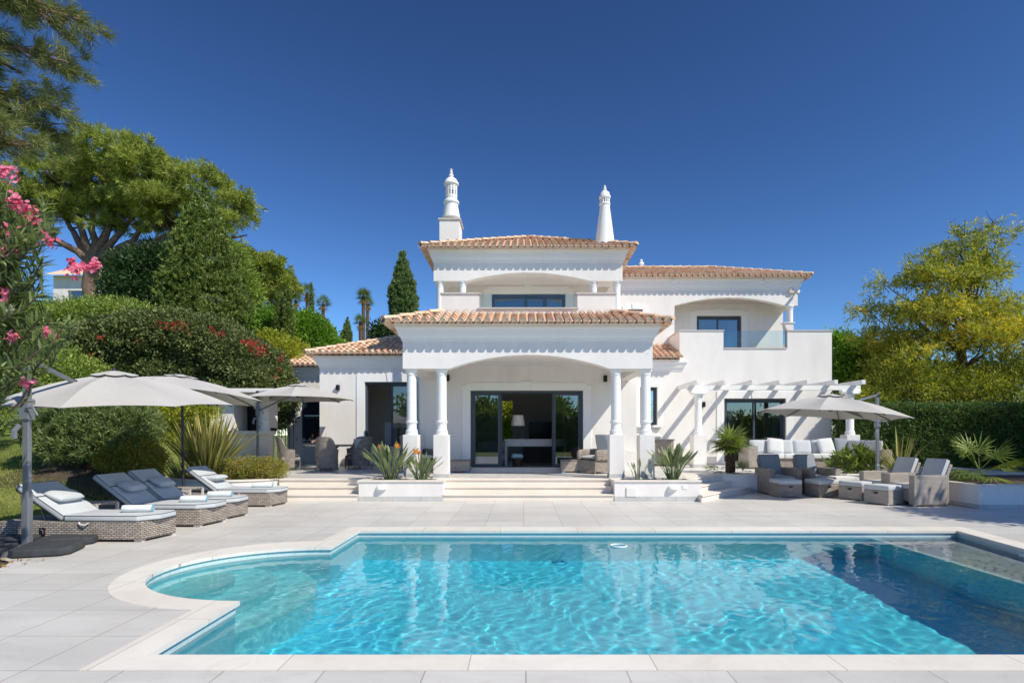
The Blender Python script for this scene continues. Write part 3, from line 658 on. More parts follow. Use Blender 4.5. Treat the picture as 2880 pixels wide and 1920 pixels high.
def slider(x0,x1,z0,z1,y,panels,name='sliding_door',fw=.07,parent=None,top=True):
    """panels: list of (xa,xb,offset) glazed leaves"""
    b=MB(); b.box(x0,x0+fw,y,y+.12,z0,z1); b.box(x1-fw,x1,y,y+.12,z0,z1); b.box(x0+fw,x1-fw,y,y+.12,z1-fw,z1); b.box(x0+fw,x1-fw,y,y+.12,z0,z0+.04)
    fr=vp(b.build(name,'frame',bevel=.004))
    for xa,xb,dy in panels:
        b=MB(); s=.065; ya=y+.03+dy; za,zb=z0+.042,z1-fw-.002
        b.box(xa,xa+s,ya,ya+.04,za,zb); b.box(xb-s,xb,ya,ya+.04,za,zb); b.box(xa+s,xb-s,ya,ya+.04,zb-s,zb); b.box(xa+s,xb-s,ya,ya+.04,za,za+s)
        g=b.build('door_leaf','frame',bevel=.004); g.parent=fr
        b=MB(); b.box(xa+s-.004,xb-s+.004,ya+.015,ya+.025,za+s-.004,zb-s+.004); q=b.build('glass_pane','winglass'); q.parent=fr
    return fr
CZ=3.74; CT=4.12    # ground floor cornice zone
# --- ground floor walls
b=MB(); wall_open(b,-3.01,3.32,T,4.0,17.0,.25,[(-1.52,1.76,T+.08,2.785)]); vp(b.build('wall','wall'))
b=MB(); b.prismx([(17.251,T),(22.2,T),(22.2,4.0),(17.251,4.0)],-3.01,-2.80); vp(b.build('wall','wall')); b=MB(); b.prismx([(17.251,T),(20.5,T),(20.5,4.0),(17.251,4.0)],3.10,3.32); vp(b.build('wall','wall'))
# room behind the porch door
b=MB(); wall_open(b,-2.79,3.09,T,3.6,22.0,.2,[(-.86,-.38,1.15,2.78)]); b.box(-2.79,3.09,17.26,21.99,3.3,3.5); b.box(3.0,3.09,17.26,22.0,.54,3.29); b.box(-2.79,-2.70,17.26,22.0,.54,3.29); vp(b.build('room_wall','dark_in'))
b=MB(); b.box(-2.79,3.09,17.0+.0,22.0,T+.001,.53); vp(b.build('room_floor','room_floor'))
b=MB(); b.box(-1.62,1.86,16.62,17.0,T+.001,T+.075); b.box(-1.62,1.86,16.60,17.02,T+.076,T+.10); vp(b.build('door_step','stone'))
surround(-1.52,1.76,T+.10,2.785,17.0,.24)
slider(-1.52,1.76,.532,2.785,17.03,[(-1.45,-.66,0),(-1.40,-.60,.045),(.86,1.66,.045),(.90,1.69,0)])
# left wing
b=MB(); wall_open(b,-6.79,-3.0,T,CZ+.1,19.5,.25,[(-5.28,-3.52,1.11,3.26)]); b.prismx([(19.751,T),(22.7,T),(22.7,CZ),(19.751,CZ)],-6.79,-6.54); vp(b.build('wall','wall'))
b=MB(); wall_open(b,-9.16,-6.54,T-.4,CZ+.1,22.7,.25,[(-8.58,-7.2,1.2,3.2)]); b.prismx([(22.951,0),(26,0),(26,4.6),(22.951,CZ)],-9.16,-8.95); vp(b.build('wall','wall'))
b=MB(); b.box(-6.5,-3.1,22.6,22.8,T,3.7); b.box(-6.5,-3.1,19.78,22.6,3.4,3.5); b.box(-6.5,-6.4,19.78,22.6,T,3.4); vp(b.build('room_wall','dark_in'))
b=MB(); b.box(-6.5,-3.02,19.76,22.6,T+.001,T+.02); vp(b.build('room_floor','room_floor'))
b=MB(); b.box(-4.75,-4.32,20.1,20.5,T,1.93); vp(b.build('counter','inner'))
surround(-5.28,-3.52,1.11,3.26,19.5,.27,ears=False); slider(-5.28,-3.52,1.11,3.26,19.56,[(-4.42,-3.58,0)],'window')
b=MB(); b.box(-5.6,-3.2,19.40,19.499,1.02,1.105); vp(b.build('window_sill','cap',bevel=.006))
b=MB(); b.box(-9.0,-8.581,22.67,22.70-.001,T,3.45); vp(b.build('window_surround','trim'))
b=MB(); b.box(-8.57,-8.50,22.66,22.74,1.2,3.2); b.box(-8.499,-7.21,22.66,22.74,3.13,3.2); b.box(-8.499,-7.21,22.66,22.74,2.16,2.22); b.box(-8.499,-7.21,22.66,22.74,1.2,1.27)
for i in range(34):
    z=1.29+i*.0545
    if abs(z-2.19)<.045: continue
    b.add([(-8.499,22.665,z),(-7.21,22.665,z),(-7.21,22.73,z+.05),(-8.499,22.73,z+.05),(-8.499,22.675,z-.008),(-7.21,22.675,z-.008),(-7.21,22.74,z+.042),(-8.499,22.74,z+.042)],[(0,1,2,3),(7,6,5,4),(4,5,1,0)])
vp(b.build('shutter','shutter'))
cornice(-6.79,-2.9,19.5,22.7,CZ,CT-CZ,.165,right=False); cornice(-9.12,-6.6,22.7,25,CZ,CT-CZ,.165,left=False,right=False)
b=MB(); slope(b,(-7.15,19.14),(1,0),(0,1),4.3,3.2,4.17,.36,1,0); slope(b,(-7.15,25.0),(0,-1),(1,0),5.86,3.2,4.17,.36,0,1)
ridge(b,(-7.15,19.14,4.22),(-3.95,22.34,5.37)); vp(b.build('roof','tile'))
b=MB(); slope(b,(-9.12,22.34),(1,0),(0,1),2.6,2.6,4.17,.36,0,0); ridge(b,(-9.05,22.34,4.2),(-9.05,24.9,5.12),.09); vp(b.build('roof','tile'))
# right wing
WR=[(7.08,9.25,T+.02,2.77),(4.13,4.73,1.84,3.17)]
b=MB(); wall_open(b,3.3,5.52,T,4.12,20.5,.25,WR); wall_open(b,5.52,10.87,T,4.52,20.5,.25,WR)
wall_open(b,5.52,7.06,4.52,5.14,20.5,.2); wall_open(b,9.31,10.87,4.52,5.14,20.5,.2)
b.prismx([(20.751,T),(26,T),(26,4.52),(20.751,4.52)],10.62,10.87); b.prismx([(20.701,4.5),(24.0,4.5),(24.0,5.14),(20.701,5.14)],10.67,10.87); b.prismx([(20.701,4.0),(21.999,4.0),(21.999,5.14),(20.701,5.14)],5.52,5.72); vp(b.build('wall','wall'))
b=MB(); b.box(5.49,7.08,20.47,20.73,5.141,5.175); b.box(9.29,10.90,20.47,20.73,5.141,5.175); b.box(7.085,9.285,20.47,20.77,4.521,4.555); b.box(5.49,5.75,20.735,22,5.141,5.175); b.box(10.64,10.90,20.735,24,5.141,5.175); vp(b.build('parapet_cap','cap'))
b=MB(); b.box(7.07,9.30,20.60,20.615,4.556,5.17); vp(b.build('glass_railing','glass'))
b=MB(); b.box(5.53,10.86,20.76,24.0,3.9,4.05); vp(b.build('balcony_floor','stone'))
surround(7.08,9.25,T+.02,2.77,20.5,.26,ears=False); slider(7.08,9.25,T+.02,2.77,20.56,[(7.15,8.2,0),(8.12,9.18,.05)])
surround(4.13,4.73,1.84,3.17,20.5,.2); slider(4.13,4.73,1.84,3.17,20.58,[(4.18,4.68,0)],'window',.05)
b=MB(); b.box(3.98,4.88,20.36,20.499,1.76,1.835); b.prismy([(3.98,1.42),(4.88,1.42),(4.8,1.5),(4.66,1.52),(4.6,1.58),(4.26,1.58),(4.2,1.52),(4.06,1.5)],20.44,20.499); vp(b.build('window_sill','trim',bevel=.006))
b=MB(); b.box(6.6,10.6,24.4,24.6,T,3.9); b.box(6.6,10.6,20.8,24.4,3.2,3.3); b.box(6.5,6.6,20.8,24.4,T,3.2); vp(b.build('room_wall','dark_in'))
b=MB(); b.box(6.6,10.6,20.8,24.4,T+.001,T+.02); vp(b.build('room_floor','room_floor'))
def curtain(x0,x1,z0,z1,y,m,amp=.04,n=60,name='curtain'):
    b=MB(); b.grid(lambda u,v:(x0+(x1-x0)*u,y+amp*math.sin(u*n)+.01*math.sin(u*171),z0+(z1-z0)*v),120,1); return vp(b.build(name,m,smooth='all'))
curtain(7.1,7.55,.5,2.75,20.95,'curtain'); curtain(8.7,8.95,.5,2.75,20.95,'curtg'); curtain(8.95,9.3,.5,2.75,20.95,'curtain')
b=MB(); b.box(4.9,9.9,20.37,20.499,T+.001,T+.09); b.box(4.9,6.75,20.33,20.499,T+.0901,1.02); vp(b.build('low_wall','wall'))
cornice(3.3,5.60,20.5,22,CZ,CT-CZ,.165,left=False,right=True)
b=MB(); slope(b,(3.2,20.14),(1,0),(0,1),2.36,1.85,4.17,.38,0,0); vp(b.build('roof','tile'))
# upper right wing
UZ=6.95
b=MB(); wall_open(b,3.08,5.73,3.9,UZ+.1,22.0,.25,[(3.97,4.53,5.0,6.22)]); arch_beam(b,5.73,10.38,6.37,UZ+.1,5.735,9.88,.30,22.0,22.25)
b.prismx([(22.251,3.9),(23.3,3.9),(23.3,UZ),(22.251,UZ)],5.53,5.73)
b.prismx([(22.251,6.37),(23.3,6.37),(23.3,UZ),(22.251,UZ)],10.13,10.38)
wall_open(b,5.731,10.40,3.9,UZ,23.3,.25,[(6.95,8.75,4.06,6.25)]); b.prismx([(23.551,3.9),(28.2,3.9),(28.2,UZ),(23.551,UZ)],10.15,10.40); vp(b.build('wall','wall'))
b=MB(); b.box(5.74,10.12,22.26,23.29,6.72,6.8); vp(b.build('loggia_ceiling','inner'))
surround(6.95,8.75,4.06,6.25,23.3,.24); slider(6.95,8.75,4.06,6.25,23.36,[(7.0,7.85,0),(7.8,8.7,.05)])
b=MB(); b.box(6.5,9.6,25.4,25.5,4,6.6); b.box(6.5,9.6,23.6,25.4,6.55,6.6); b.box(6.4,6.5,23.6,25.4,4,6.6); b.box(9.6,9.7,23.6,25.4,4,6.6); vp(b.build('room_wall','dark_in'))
curtain(8.3,8.7,4.1,6.2,23.6,'curtain')
surround(3.97,4.53,5.0,6.22,22.0,.2); slider(3.97,4.53,5.0,6.22,22.08,[(4.02,4.48,0)],'window',.05)
b=MB(); b.box(3.9,4.6,22.4,22.5,4.8,6.5); vp(b.build('room_wall','dark_in'))
column(10.13,22.12,4.9,6.37,.118,rings=False)
b=MB(); b.prismy([(9.55,4.05),(9.85,4.05),(9.85,5.55),(9.55,5.55),(9.56,5.40),(9.70,5.2),(9.72,4.9),(9.60,4.6),(9.52,4.3)],21.2,21.45); b.box(9.50,9.90,21.17,21.48,5.551,5.585); vp(b.build('cheek_wall','wall'))
cornice(3.0,10.38,22.0,28,UZ,.485,.165,left=False)
b=MB(); z=7.40; D=2.95; slope(b,(2.9,21.64),(1,0),(0,1),7.84,D,z,.367,0,1); slope(b,(10.74,21.64),(0,1),(-1,0),6.5,D,z,.367,1,1)
ridge(b,(10.74,21.64,z+.05),(7.79,24.59,z+.367*D+.07)); ridge(b,(7.79,24.59,z+.367*D+.05),(2.9,24.59,z+.367*D+.05)); vp(b.build('roof','tile'))
b=MB(); X0,Y0,Z0=PX(1803.7,24.9),24.9,8.35; b.lathe([(.30,Z0-.1),(.30,Z0+.16),(.22,Z0+.26),(.08,Z0+.32),(.06,Z0+.36),(.12,Z0+.42),(.10,Z0+.48),(.04,Z0+.52),(.07,Z0+.57),(.01,Z0+.64)],X0,Y0,20); vp(b.build('chimney','trim',smooth=True))
# --- porch
b=MB(); arch_beam(b,-2.87,3.11,3.08,CZ+.02,-1.76,2.08,.33,13.95,14.25)
b.prismx([(14.251,3.08),(16.999,3.08),(16.999,CZ),(14.251,CZ)],-2.87,-2.58); b.prismx([(14.251,3.08),(16.999,3.08),(16.999,CZ),(14.251,CZ)],2.82,3.11); vp(b.build('porch_beam','wall'))
b=MB(); b.box(-2.579,2.819,14.251,16.999,3.5,3.6); b.box(-2.579,-1.9,14.3,14.6,3.08,3.499); b.box(2.2,2.819,14.3,14.6,3.08,3.499); vp(b.build('porch_ceiling','wall'))
cornice(-2.87,3.11,13.95,17.9,CZ,CT-CZ+.02,.165)
for x in (-2.69,-1.96,2.26,2.98): column(x,14.13,1.5,3.08,ped=(.36,T))
b=MB(); ze=4.13; xa,xb=-3.24,3.48; s_=.36; D=1.22
slope(b,(xa,13.58),(1,0),(0,1),xb-xa,D,ze,s_,1,1); slope(b,(xa,18.0),(0,-1),(1,0),4.42,D,ze,s_,0,1); slope(b,(xb,13.58),(0,1),(-1,0),4.42,D,ze,s_,1,0)
ridge(b,(xa,13.58,ze+.05),(xa+D,13.58+D,ze+s_*D+.06)); ridge(b,(xb,13.58,ze+.05),(xb-D,13.58+D,ze+s_*D+.06)); vp(b.build('roof','tile'))
# balcony
b=MB(); wall_open(b,-2.07,2.36,4.2,4.69,14.82,.2); wall_open(b,-2.07,-1.11,4.69,5.07,14.82,.2); wall_open(b,1.39,2.36,4.69,5.07,14.82,.2)
b.prismx([(15.021,4.2),(18,4.2),(18,5.07),(15.021,5.07)],-2.07,-1.87); b.prismx([(15.021,4.2),(18,4.2),(18,5.07),(15.021,5.07)],2.16,2.36); vp(b.build('wall','wall'))
b=MB(); b.box(-2.10,-1.08,14.79,15.05,5.071,5.105); b.box(1.36,2.39,14.79,15.05,5.071,5.105); b.box(-1.14,1.42,14.78,15.05,4.691,4.725); b.box(-2.10,-1.84,15.055,18,5.071,5.105); b.box(2.13,2.39,15.055,18,5.071,5.105); vp(b.build('parapet_cap','cap'))
b=MB(); b.box(-1.07,1.35,14.90,14.915,4.726,5.09); vp(b.build('glass_railing','glass'))
b=MB(); b.box(-2.9,3.2,15.03,22.2,3.9,4.0); vp(b.build('balcony_floor','stone'))
# upper centre
b=MB(); arch_beam(b,-2.749,3.084,6.24,6.84,-1.74,2.07,.26,18.0,18.3)
b.prismx([(18.301,6.24),(19.7,6.24),(19.7,6.83),(18.301,6.83)],-2.749,-2.45); b.prismx([(18.301,6.24),(19.7,6.24),(19.7,6.83),(18.301,6.83)],2.784,3.084)
wall_open(b,-2.749,3.084,4.0,6.83,19.7,.25,[(-1.045,1.446,4.06,6.25)]); b.prismx([(19.951,4.0),(23.8,4.0),(23.8,6.83),(19.951,6.83)],-2.749,-2.5); b.prismx([(19.951,4.0),(23.8,4.0),(23.8,6.83),(19.951,6.83)],2.834,3.084)
b.box(-2.5,2.83,23.6,23.8,3.9,6.83); vp(b.build('wall','wall'))
b=MB(); b.box(-2.45,2.78,18.301,19.69,6.55,6.65); b.box(-2.449,-1.9,18.31,18.7,6.24,6.549); b.box(2.2,2.783,18.31,18.7,6.24,6.549); vp(b.build('loggia_ceiling','wall'))
surround(-1.045,1.446,4.06,6.25,19.7,.27); slider(-1.045,1.446,4.06,6.25,19.76,[(-1.0,.1,0),(.1,.75,.05),(.75,1.40,0)])
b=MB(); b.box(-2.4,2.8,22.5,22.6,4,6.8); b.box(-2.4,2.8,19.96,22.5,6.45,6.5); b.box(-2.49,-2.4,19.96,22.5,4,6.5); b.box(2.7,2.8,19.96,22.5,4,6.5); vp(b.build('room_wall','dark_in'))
curtain(.8,1.4,4.1,6.2,20.0,'curtain',.03,80)
for x in (-2.57,-1.87,2.2,2.93): column(x,18.15,4.05,6.24,.112,rings=False)
cornice(-2.749,3.084,18.0,23.8,6.81,.46,.16)
b=MB(); ze=7.20; xa,xb=-3.10,3.44; D=3.27; s_=.405
slope(b,(xa,17.65),(1,0),(0,1),xb-xa,D,ze,s_,1,1); slope(b,(xa,24.19),(0,-1),(1,0),6.54,D,ze,s_,1,1); slope(b,(xb,17.65),(0,1),(-1,0),6.54,D,ze,s_,1,1); slope(b,(xb,24.19),(-1,0),(0,-1),6.54,D,ze,s_,1,1)
ridge(b,(xa,17.65,ze+.05),(.17,20.92,ze+s_*D+.05)); ridge(b,(xb,17.65,ze+.05),(.17,20.92,ze+s_*D+.05))
roofm=vp(b.build('roof','tile'))
# small water spouts
b=MB()
for x,y,z in ((-2.0,17.82,7.2),(2.55,17.82,7.2),(5.6,21.8,7.32),(9.0,21.8,7.32)): b.tube([(x,y+.02,z-.03),(x,y-.07,z-.05)],.022,8)
vp(b.build('water_spout','cap'))
# chimneys
def sub(o,par): o.parent=par; return o
Yc=18.9; xa,xb=PX(1235.6,Yc),PX(1291.9,Yc); zt=PZ(614,Yc)
b=MB(); b.box(xa,xb,Yc,Yc+.85,7.3,zt-.05); ch=vp(b.build('chimney','wall',bevel=.006))
b=MB(); b.box(xa-.04,xb+.05,Yc-.04,Yc+.89,zt-.049,zt+.0); sub(b.build('chimney_cap','cap',bevel=.006),ch)
cx_,cy_=PX(1268.9,Yc+.4),Yc+.42; yy=cy_; z=lambda p:PZ(p,yy); r=lambda px:px/F*yy
b=MB(); b.lathe([(r(24.5),z(614)),(r(24),z(608)),(r(18.8),z(579)),(r(18.8),z(575)),(r(22),z(573)),(r(22.3),z(569)),(r(20),z(566)),(r(17),z(563.5))],cx_,cy_,32)
sub(b.build('chimney_shaft','trim',smooth=True),ch)
b=MB(); b.lathe([(r(17),z(522)),(r(21),z(520)),(r(21),z(516)),(r(18.5),z(513)),(r(15),z(506)),(r(10),z(502)),(r(5),z(500)),(r(4),z(498)),(r(7),z(495)),(r(6),z(492)),(r(2.8),z(490)),(r(5),z(486)),(r(3),z(483)),(r(2.5),z(481)),(r(4.6),z(478.5)),(r(1),z(475))],cx_,cy_,32)
sub(b.build('chimney_dome','trim',smooth=True),ch)
b=MB(); R0=r(16.8); n=12
for k_ in range(n):   # pierced lantern
    a=2*PI*k_/n
    def piece(a0,a1,z0,z1):
        p=[(R0*math.cos(a0),R0*math.sin(a0)),(R0*math.cos(a1),R0*math.sin(a1)),((R0-.035)*math.cos(a1),(R0-.035)*math.sin(a1)),((R0-.035)*math.cos(a0),(R0-.035)*math.sin(a0))]
        b.prism([(cx_+x,cy_+y) for x,y in p],z0,z1)
    hh=z(522)-z(563.5); zb=z(563.5)
    piece(a,a+2*PI/n*.55,zb,zb+hh); 
    for q0,q1 in ((0,.10),(.17,.27),(.62,.68),(.77,.83),(.93,1.0)): piece(a+2*PI/n*.55,a+2*PI/n,zb+hh*q0,zb+hh*q1)
sub(b.build('chimney_lantern','trim'),ch)
b=MB(); b.lathe([(.06,z(563)),(.06,z(522))],cx_,cy_,12); sub(b.build('chimney_flue','black'),ch)
Yc=18.6; cx_,cy_=PX(1701,Yc),Yc; z=lambda p:PZ(p,Yc); r=lambda px:px/F*Yc
b=MB(); b.lathe([(r(28),z(692)),(r(26.4),z(679)),(r(13.8),z(582)),(r(13.8),z(579)),(r(15.8),z(577)),(r(15.8),z(574.5)),(r(13.4),z(572.5))],cx_,cy_,32); ch=vp(b.build('chimney','trim',smooth=True))
b=MB(); b.lathe([(r(13.4),z(560)),(r(16),z(558)),(r(16),z(553)),(r(13.5),z(550)),(r(12.5),z(543)),(r(7),z(538)),(r(2.5),z(536.5)),(r(5),z(533)),(r(4),z(530)),(r(2),z(529)),(r(4),z(525.5)),(r(1),z(521.5))],cx_,cy_,32); sub(b.build('chimney_dome','trim',smooth=True),ch)
b=MB()
for k_ in range(12):
    a=2*PI*k_/12; b.tube([(cx_+r(12)*math.cos(a),cy_+r(12)*math.sin(a),z(573)),(cx_+r(12)*math.cos(a),cy_+r(12)*math.sin(a),z(559.5))],.026,6)
sub(b.build('chimney_lantern','trim'),ch)
b=MB(); b.lathe([(.05,z(573)),(.05,z(559))],cx_,cy_,12); sub(b.build('chimney_flue','black'),ch)
# wall lamps
for x,y,z_ in ((-2.18,17.0,3.15),(2.40,17.0,3.13),(-6.16,19.5,3.07),(6.34,20.5,2.56)):
    b=MB(); b.box(x-.05,x+.05,y-.13,y-.001,z_-.09,z_+.09); o=vp(b.build('wall_lamp','black',bevel=.006))
x=PX(2224,22); b=MB(); b.box(x-.09,x+.09,21.90,21.999,6.82,6.99); vp(b.build('alarm_box','cap',bevel=.01))
x=PX(2237,22); b=MB(); b.tube([(x,21.99,6.85),(x,21.8,6.85),(x-.02,21.75,6.80)],.03,8); b.tube([(x+.06,21.86,6.88),(x-.1,21.6,6.72)],.05,10); vp(b.build('security_camera','cap',smooth=True))
# villa floor skirts
b=MB(); b.box(-3.02,-1.53,16.985,16.999,T+.001,T+.09); b.box(1.87,3.33,16.985,16.999,T+.001,T+.09); b.box(-6.8,-3.02,19.485,19.499,T+.001,T+.09); vp(b.build('skirting','skirt'))
b=MB(); b.box(2.50,3.36,16.55,16.98,T,1.05); b.box(2.48,3.38,16.53,16.984,T+.0,T+.09); vp(b.build('low_wall','wall',bevel=.006))
# ---------------------------------------------------------------- pergola
pg=empty('pergola',(8,19,T),'white pergola of seven rafters on two round columns against the right wing','pergola')
for x in (5.66,10.55):
    column(x,18.8,1.5,2.80,.118,ped=(.42,T),rings=False,parent=pg)
    b=MB(); b.box(x-.2,x+.2,18.6,19.0,2.801,2.85); b.box(x-.30,x+.30,18.7,18.9,2.851,2.93); keep(b.build('capital','trim',bevel=.006),pg)
b=MB(); b.box(5.30,10.86,18.73,18.87,2.931,3.08); keep(b.build('beam','trim',bevel=.006),pg)
for i in range(7):
    x=5.50+i*.865; b=MB(); b.box(x-.055,x+.055,18.27,20.49,3.081,3.22); keep(b.build('rafter','trim',bevel=.006),pg)
# ---------------------------------------------------------------- furniture helpers
def cushion(w,d,t,nu=12,nv=12,puff=.5,ed=.35):
    """soft cushion centred at origin, thickness t (z), returns MB"""
    b=MB()
    def sh(u,v,s):
        x=(u*2-1);y=(v*2-1); e=max(0,(1-abs(x)**5)*(1-abs(y)**5))**.45
        rx=1-.06*abs(y)**2*ed*2; ry=1-.06*abs(x)**2*ed*2
        return (x*w/2*rx,y*d/2*ry,s*t/2*(.12+.88*e*(1-puff*.3*(x*x+y*y)/2)))
    b.grid(lambda u,v:sh(u,v,1),nu,nv); b.grid(lambda u,v:sh(u,v,-1),nu,nv,flip=True)
    # rim
    e=[(i/nu,0) for i in range(nu)]+[(1,j/nv) for j in range(nv)]+[(1-i/nu,1) for i in range(nu)]+[(0,1-j/nv) for j in range(nv)]
    n=len(e); b.add([sh(u,v,-1) for u,v in e]+[sh(u,v,1) for u,v in e],[(i,(i+1)%n,n+(i+1)%n,n+i) for i in range(n)])
    return b
def rbox(w,d,t):   # box centred with bevel later
    b=MB(); b.box(-w/2,w/2,-d/2,d/2,-t/2,t/2); return b
def pad(name,w,d,t,m,parent,loc,rot=(0,0,0),piping=True,poly=None,bev=.022):
    """mattress pad: bevelled slab with piping lines top and bottom"""
    b=MB(); poly=poly or [(-w/2,-d/2),(w/2,-d/2),(w/2,d/2),(-w/2,d/2)]; b.prism(poly,-t/2,t/2)
    o=b.build(name,m,parent=parent,bevel=bev,seg=4,loc=loc,rot=rot)
    if piping:
        for z in (t/2-.006,-t/2+.006):
            g=MB(); pts=[Vector((x,y,z)) for x,y in poly]; c=sum(pts,Vector())/len(pts); q=[]
            for i,p in enumerate(pts):
                a=pts[i-1];n_=pts[(i+1)%len(pts)]; q+= [p+(a-p).normalized()*.03,p*.995,p+(n_-p).normalized()*.03]
            g.tube([p+(p-c).normalized()*.001 for p in q+[q[0]]],.0042,5); g.build('piping','cushd',parent=o)
    return o
def towel(x,y,z,rz,label,par=None,L_=.40,r=.062):
    t=empty('rolled_towel',(x,y,z),label,'towel','rolled towels on the sun loungers',rz)
    b=MB(); n=40; th=[]
    prof=[(r*(1-.022*k/4)*math.cos(a),r*.86*(1-.022*k/4)*math.sin(a)+r*.86) for k,a in enumerate([2*PI*i/24 for i in range(24)])]
    vs=[(xx*L_-L_/2,a*(1+.03*math.sin(xx*9)),c) for xx in (0,.03,.3,.6,.97,1) for a,c in [(p[0]*(.93 if xx in(0,1) else 1),r*.86+(p[1]-r*.86)*(.93 if xx in (0,1) else 1)) for p in prof]]
    fs=[(k*24+i,k*24+(i+1)%24,(k+1)*24+(i+1)%24,(k+1)*24+i) for k in range(5) for i in range(24)]
    b.add(vs,fs); b.build('roll','towel',parent=t,smooth='all')
    for sx in (-1,1):   # spiral end
        b=MB(); pts=[(sx*(L_/2+.001),(r*.92*(1-i/60))*math.cos(i*.38),r*.86+(r*.8*(1-i/60))*math.sin(i*.38)) for i in range(56)]
        b.tube(pts,.0065,5); b.build('rolled_edge','towelb',parent=t)
        b=MB(); b.add([(sx*L_/2,r*.93*math.cos(2*PI*i/20),r*.86+r*.8*math.sin(2*PI*i/20)) for i in range(20)],[tuple(range(20))[::(1 if sx>0 else -1)]]); b.build('end','towelb',parent=t)
    return t
# ---------------------------------------------------------------- sun loungers (x along, foot at +x), origin at near foot corner line
def lounger(px_,py_,rz,label,bm,ang=38,Lh=2.15,W=.68,pil=True,piltilt=0,extra=None,cm='cush'):
    t=empty('sun_lounger',(px_,py_,0),label,'sun lounger','wicker sun loungers at the left',rz)
    c=.13; fp=[(-Lh,0),(-.09,0),(0,W-.06),(-.04,W),(-Lh,W)]
    b=MB(); b.prism(fp,.035,.285); b.build('base','wicker',parent=t,bevel=.012)
    for x,y in ((-.22,.03),(-.13,W-.10),(-Lh+.05,.03),(-Lh+.05,W-.10)):
        b=MB(); b.box(x,x+.11,y,y+.07,0,.034); b.build('foot','cap',parent=t)
    hx=-1.22
    pp=[(hx+.01-(-.61),-W/2+.0)]
    # seat pad polygon about centre
    cx0=(hx+.03)/2; poly=[(hx+.015-cx0,-W/2),(-.16-cx0+.0,-W/2),(.02-cx0,-W/2+.24),(.02-cx0,W/2-.08),(-.06-cx0,W/2),(hx+.015-cx0,W/2)]
    pad('seat_cushion',1,1,.085,cm,t,(cx0,W/2,.33),poly=poly)
    a=R(ang); L2=.80; 
    bc=pad('back_cushion',L2,W,.085,bm,t,(hx-math.cos(a)*L2/2,W/2,.33+math.sin(a)*L2/2),rot=(0,a,0))
    b=MB(); b.box(-L2/2,L2/2,-W/2+.03,W/2-.03,-.075,-.05); b.build('back_frame','darksteel',parent=bc)
    if pil:
        pm=bm; p=cushion(.27,.46,.12); o=p.build('pillow',pm,parent=bc,smooth='all',loc=(.03 if not piltilt else .10,0.0,.10),rot=(0,R(-12-piltilt),0))
        s=MB(); s.box(-.008,.008,-W/2-.002,W/2+.002,.05,.054); s.build('strap','cushd' ,parent=bc,loc=(-.07,0,-.005))
    b=MB(); b.tube([(hx-.35,W/2-.2,.26),(hx-.42,W/2-.2,.42)],.012,8); b.tube([(hx-.35,W/2+.2,.26),(hx-.42,W/2+.2,.42)],.012,8); b.build('back_stay','steel',parent=t)
    if extra=='tie':
        b=MB(); b.tube([(-.75,-.012,.29),(-.74,-.014,.15),(-.76,-.012,.03),(-.72,-.03,.004)],.009,6); b.build('tie_strap','cushw',parent=t)
    if extra=='handle':
        b=MB(); b.tube([(-.98,-.01,.275),(-.95,-.03,.25),(-.88,-.035,.24),(-.84,-.012,.27)],.011,6); b.build('tie_strap','cushw',parent=t)
        b=MB(); b.box(-1.55,-1.47,-.010,.0,.08,.20); b.build('plate','black',parent=t)
        b=MB(); b.tube([(-1.53,-.014,.16),(-1.51,-.018,.175),(-1.49,-.014,.16),(-1.49,-.014,.12)],.006,6); b.build('latch','steel',parent=t)
    return t
lounger(-5.22,8.13,R(-1.5),'nearest wicker lounger with pale cushions beside the big grey umbrella base','cush',34,extra='handle',cm='cush')
lounger(-5.14,9.46,R(-1),'second wicker lounger with a shaded blue grey back cushion and a white tie strap','cush',38,extra='tie')
lounger(-5.14,10.27,R(-1),'third wicker lounger, its blue grey back next to the second one','cush',40)
lounger(-5.14,12.1,R(-1),'farthest wicker lounger, behind the dark umbrella pole by the curved bed','cush',36,piltilt=24,extra='tie')
towel(-5.62,8.52,.372,R(7),'white rolled towel on the nearest lounger')
towel(-5.52,9.80,.372,R(8),'white rolled towel on the second lounger from the camera')
towel(-5.50,10.60,.372,R(8),'white rolled towel on the third lounger from the camera')
towel(-5.55,12.45,.372,R(8),'white rolled towel on the farthest lounger near the steps')
def side_table(x,y,label):
    t=empty('side_table',(x,y,0),label,'side table','slatted side tables between the loungers')
    b=MB()
    for i in range(7): b.box(-.24,.24,-.24+i*.07,-.18+i*.07,.425,.445)
    b.build('table_top','wickerp',parent=t,bevel=.004)
    
    for yy in (-.25,.235): b=MB(); b.box(-.24,.24,yy,yy+.015,.38,.42); b.build('apron','cap',parent=t)
    for sx in (-1,1):
        for sy in (-1,1):
            b=MB(); b.box(sx*.23-.018,sx*.23+.018,sy*.23-.018,sy*.23+.018,0,.424); b.build('leg','cap',parent=t)
side_table(-6.73,9.12,'low slatted side table between the nearest and second loungers')
side_table(-6.75,11.65,'low slatted side table beside the dark umbrella pole')
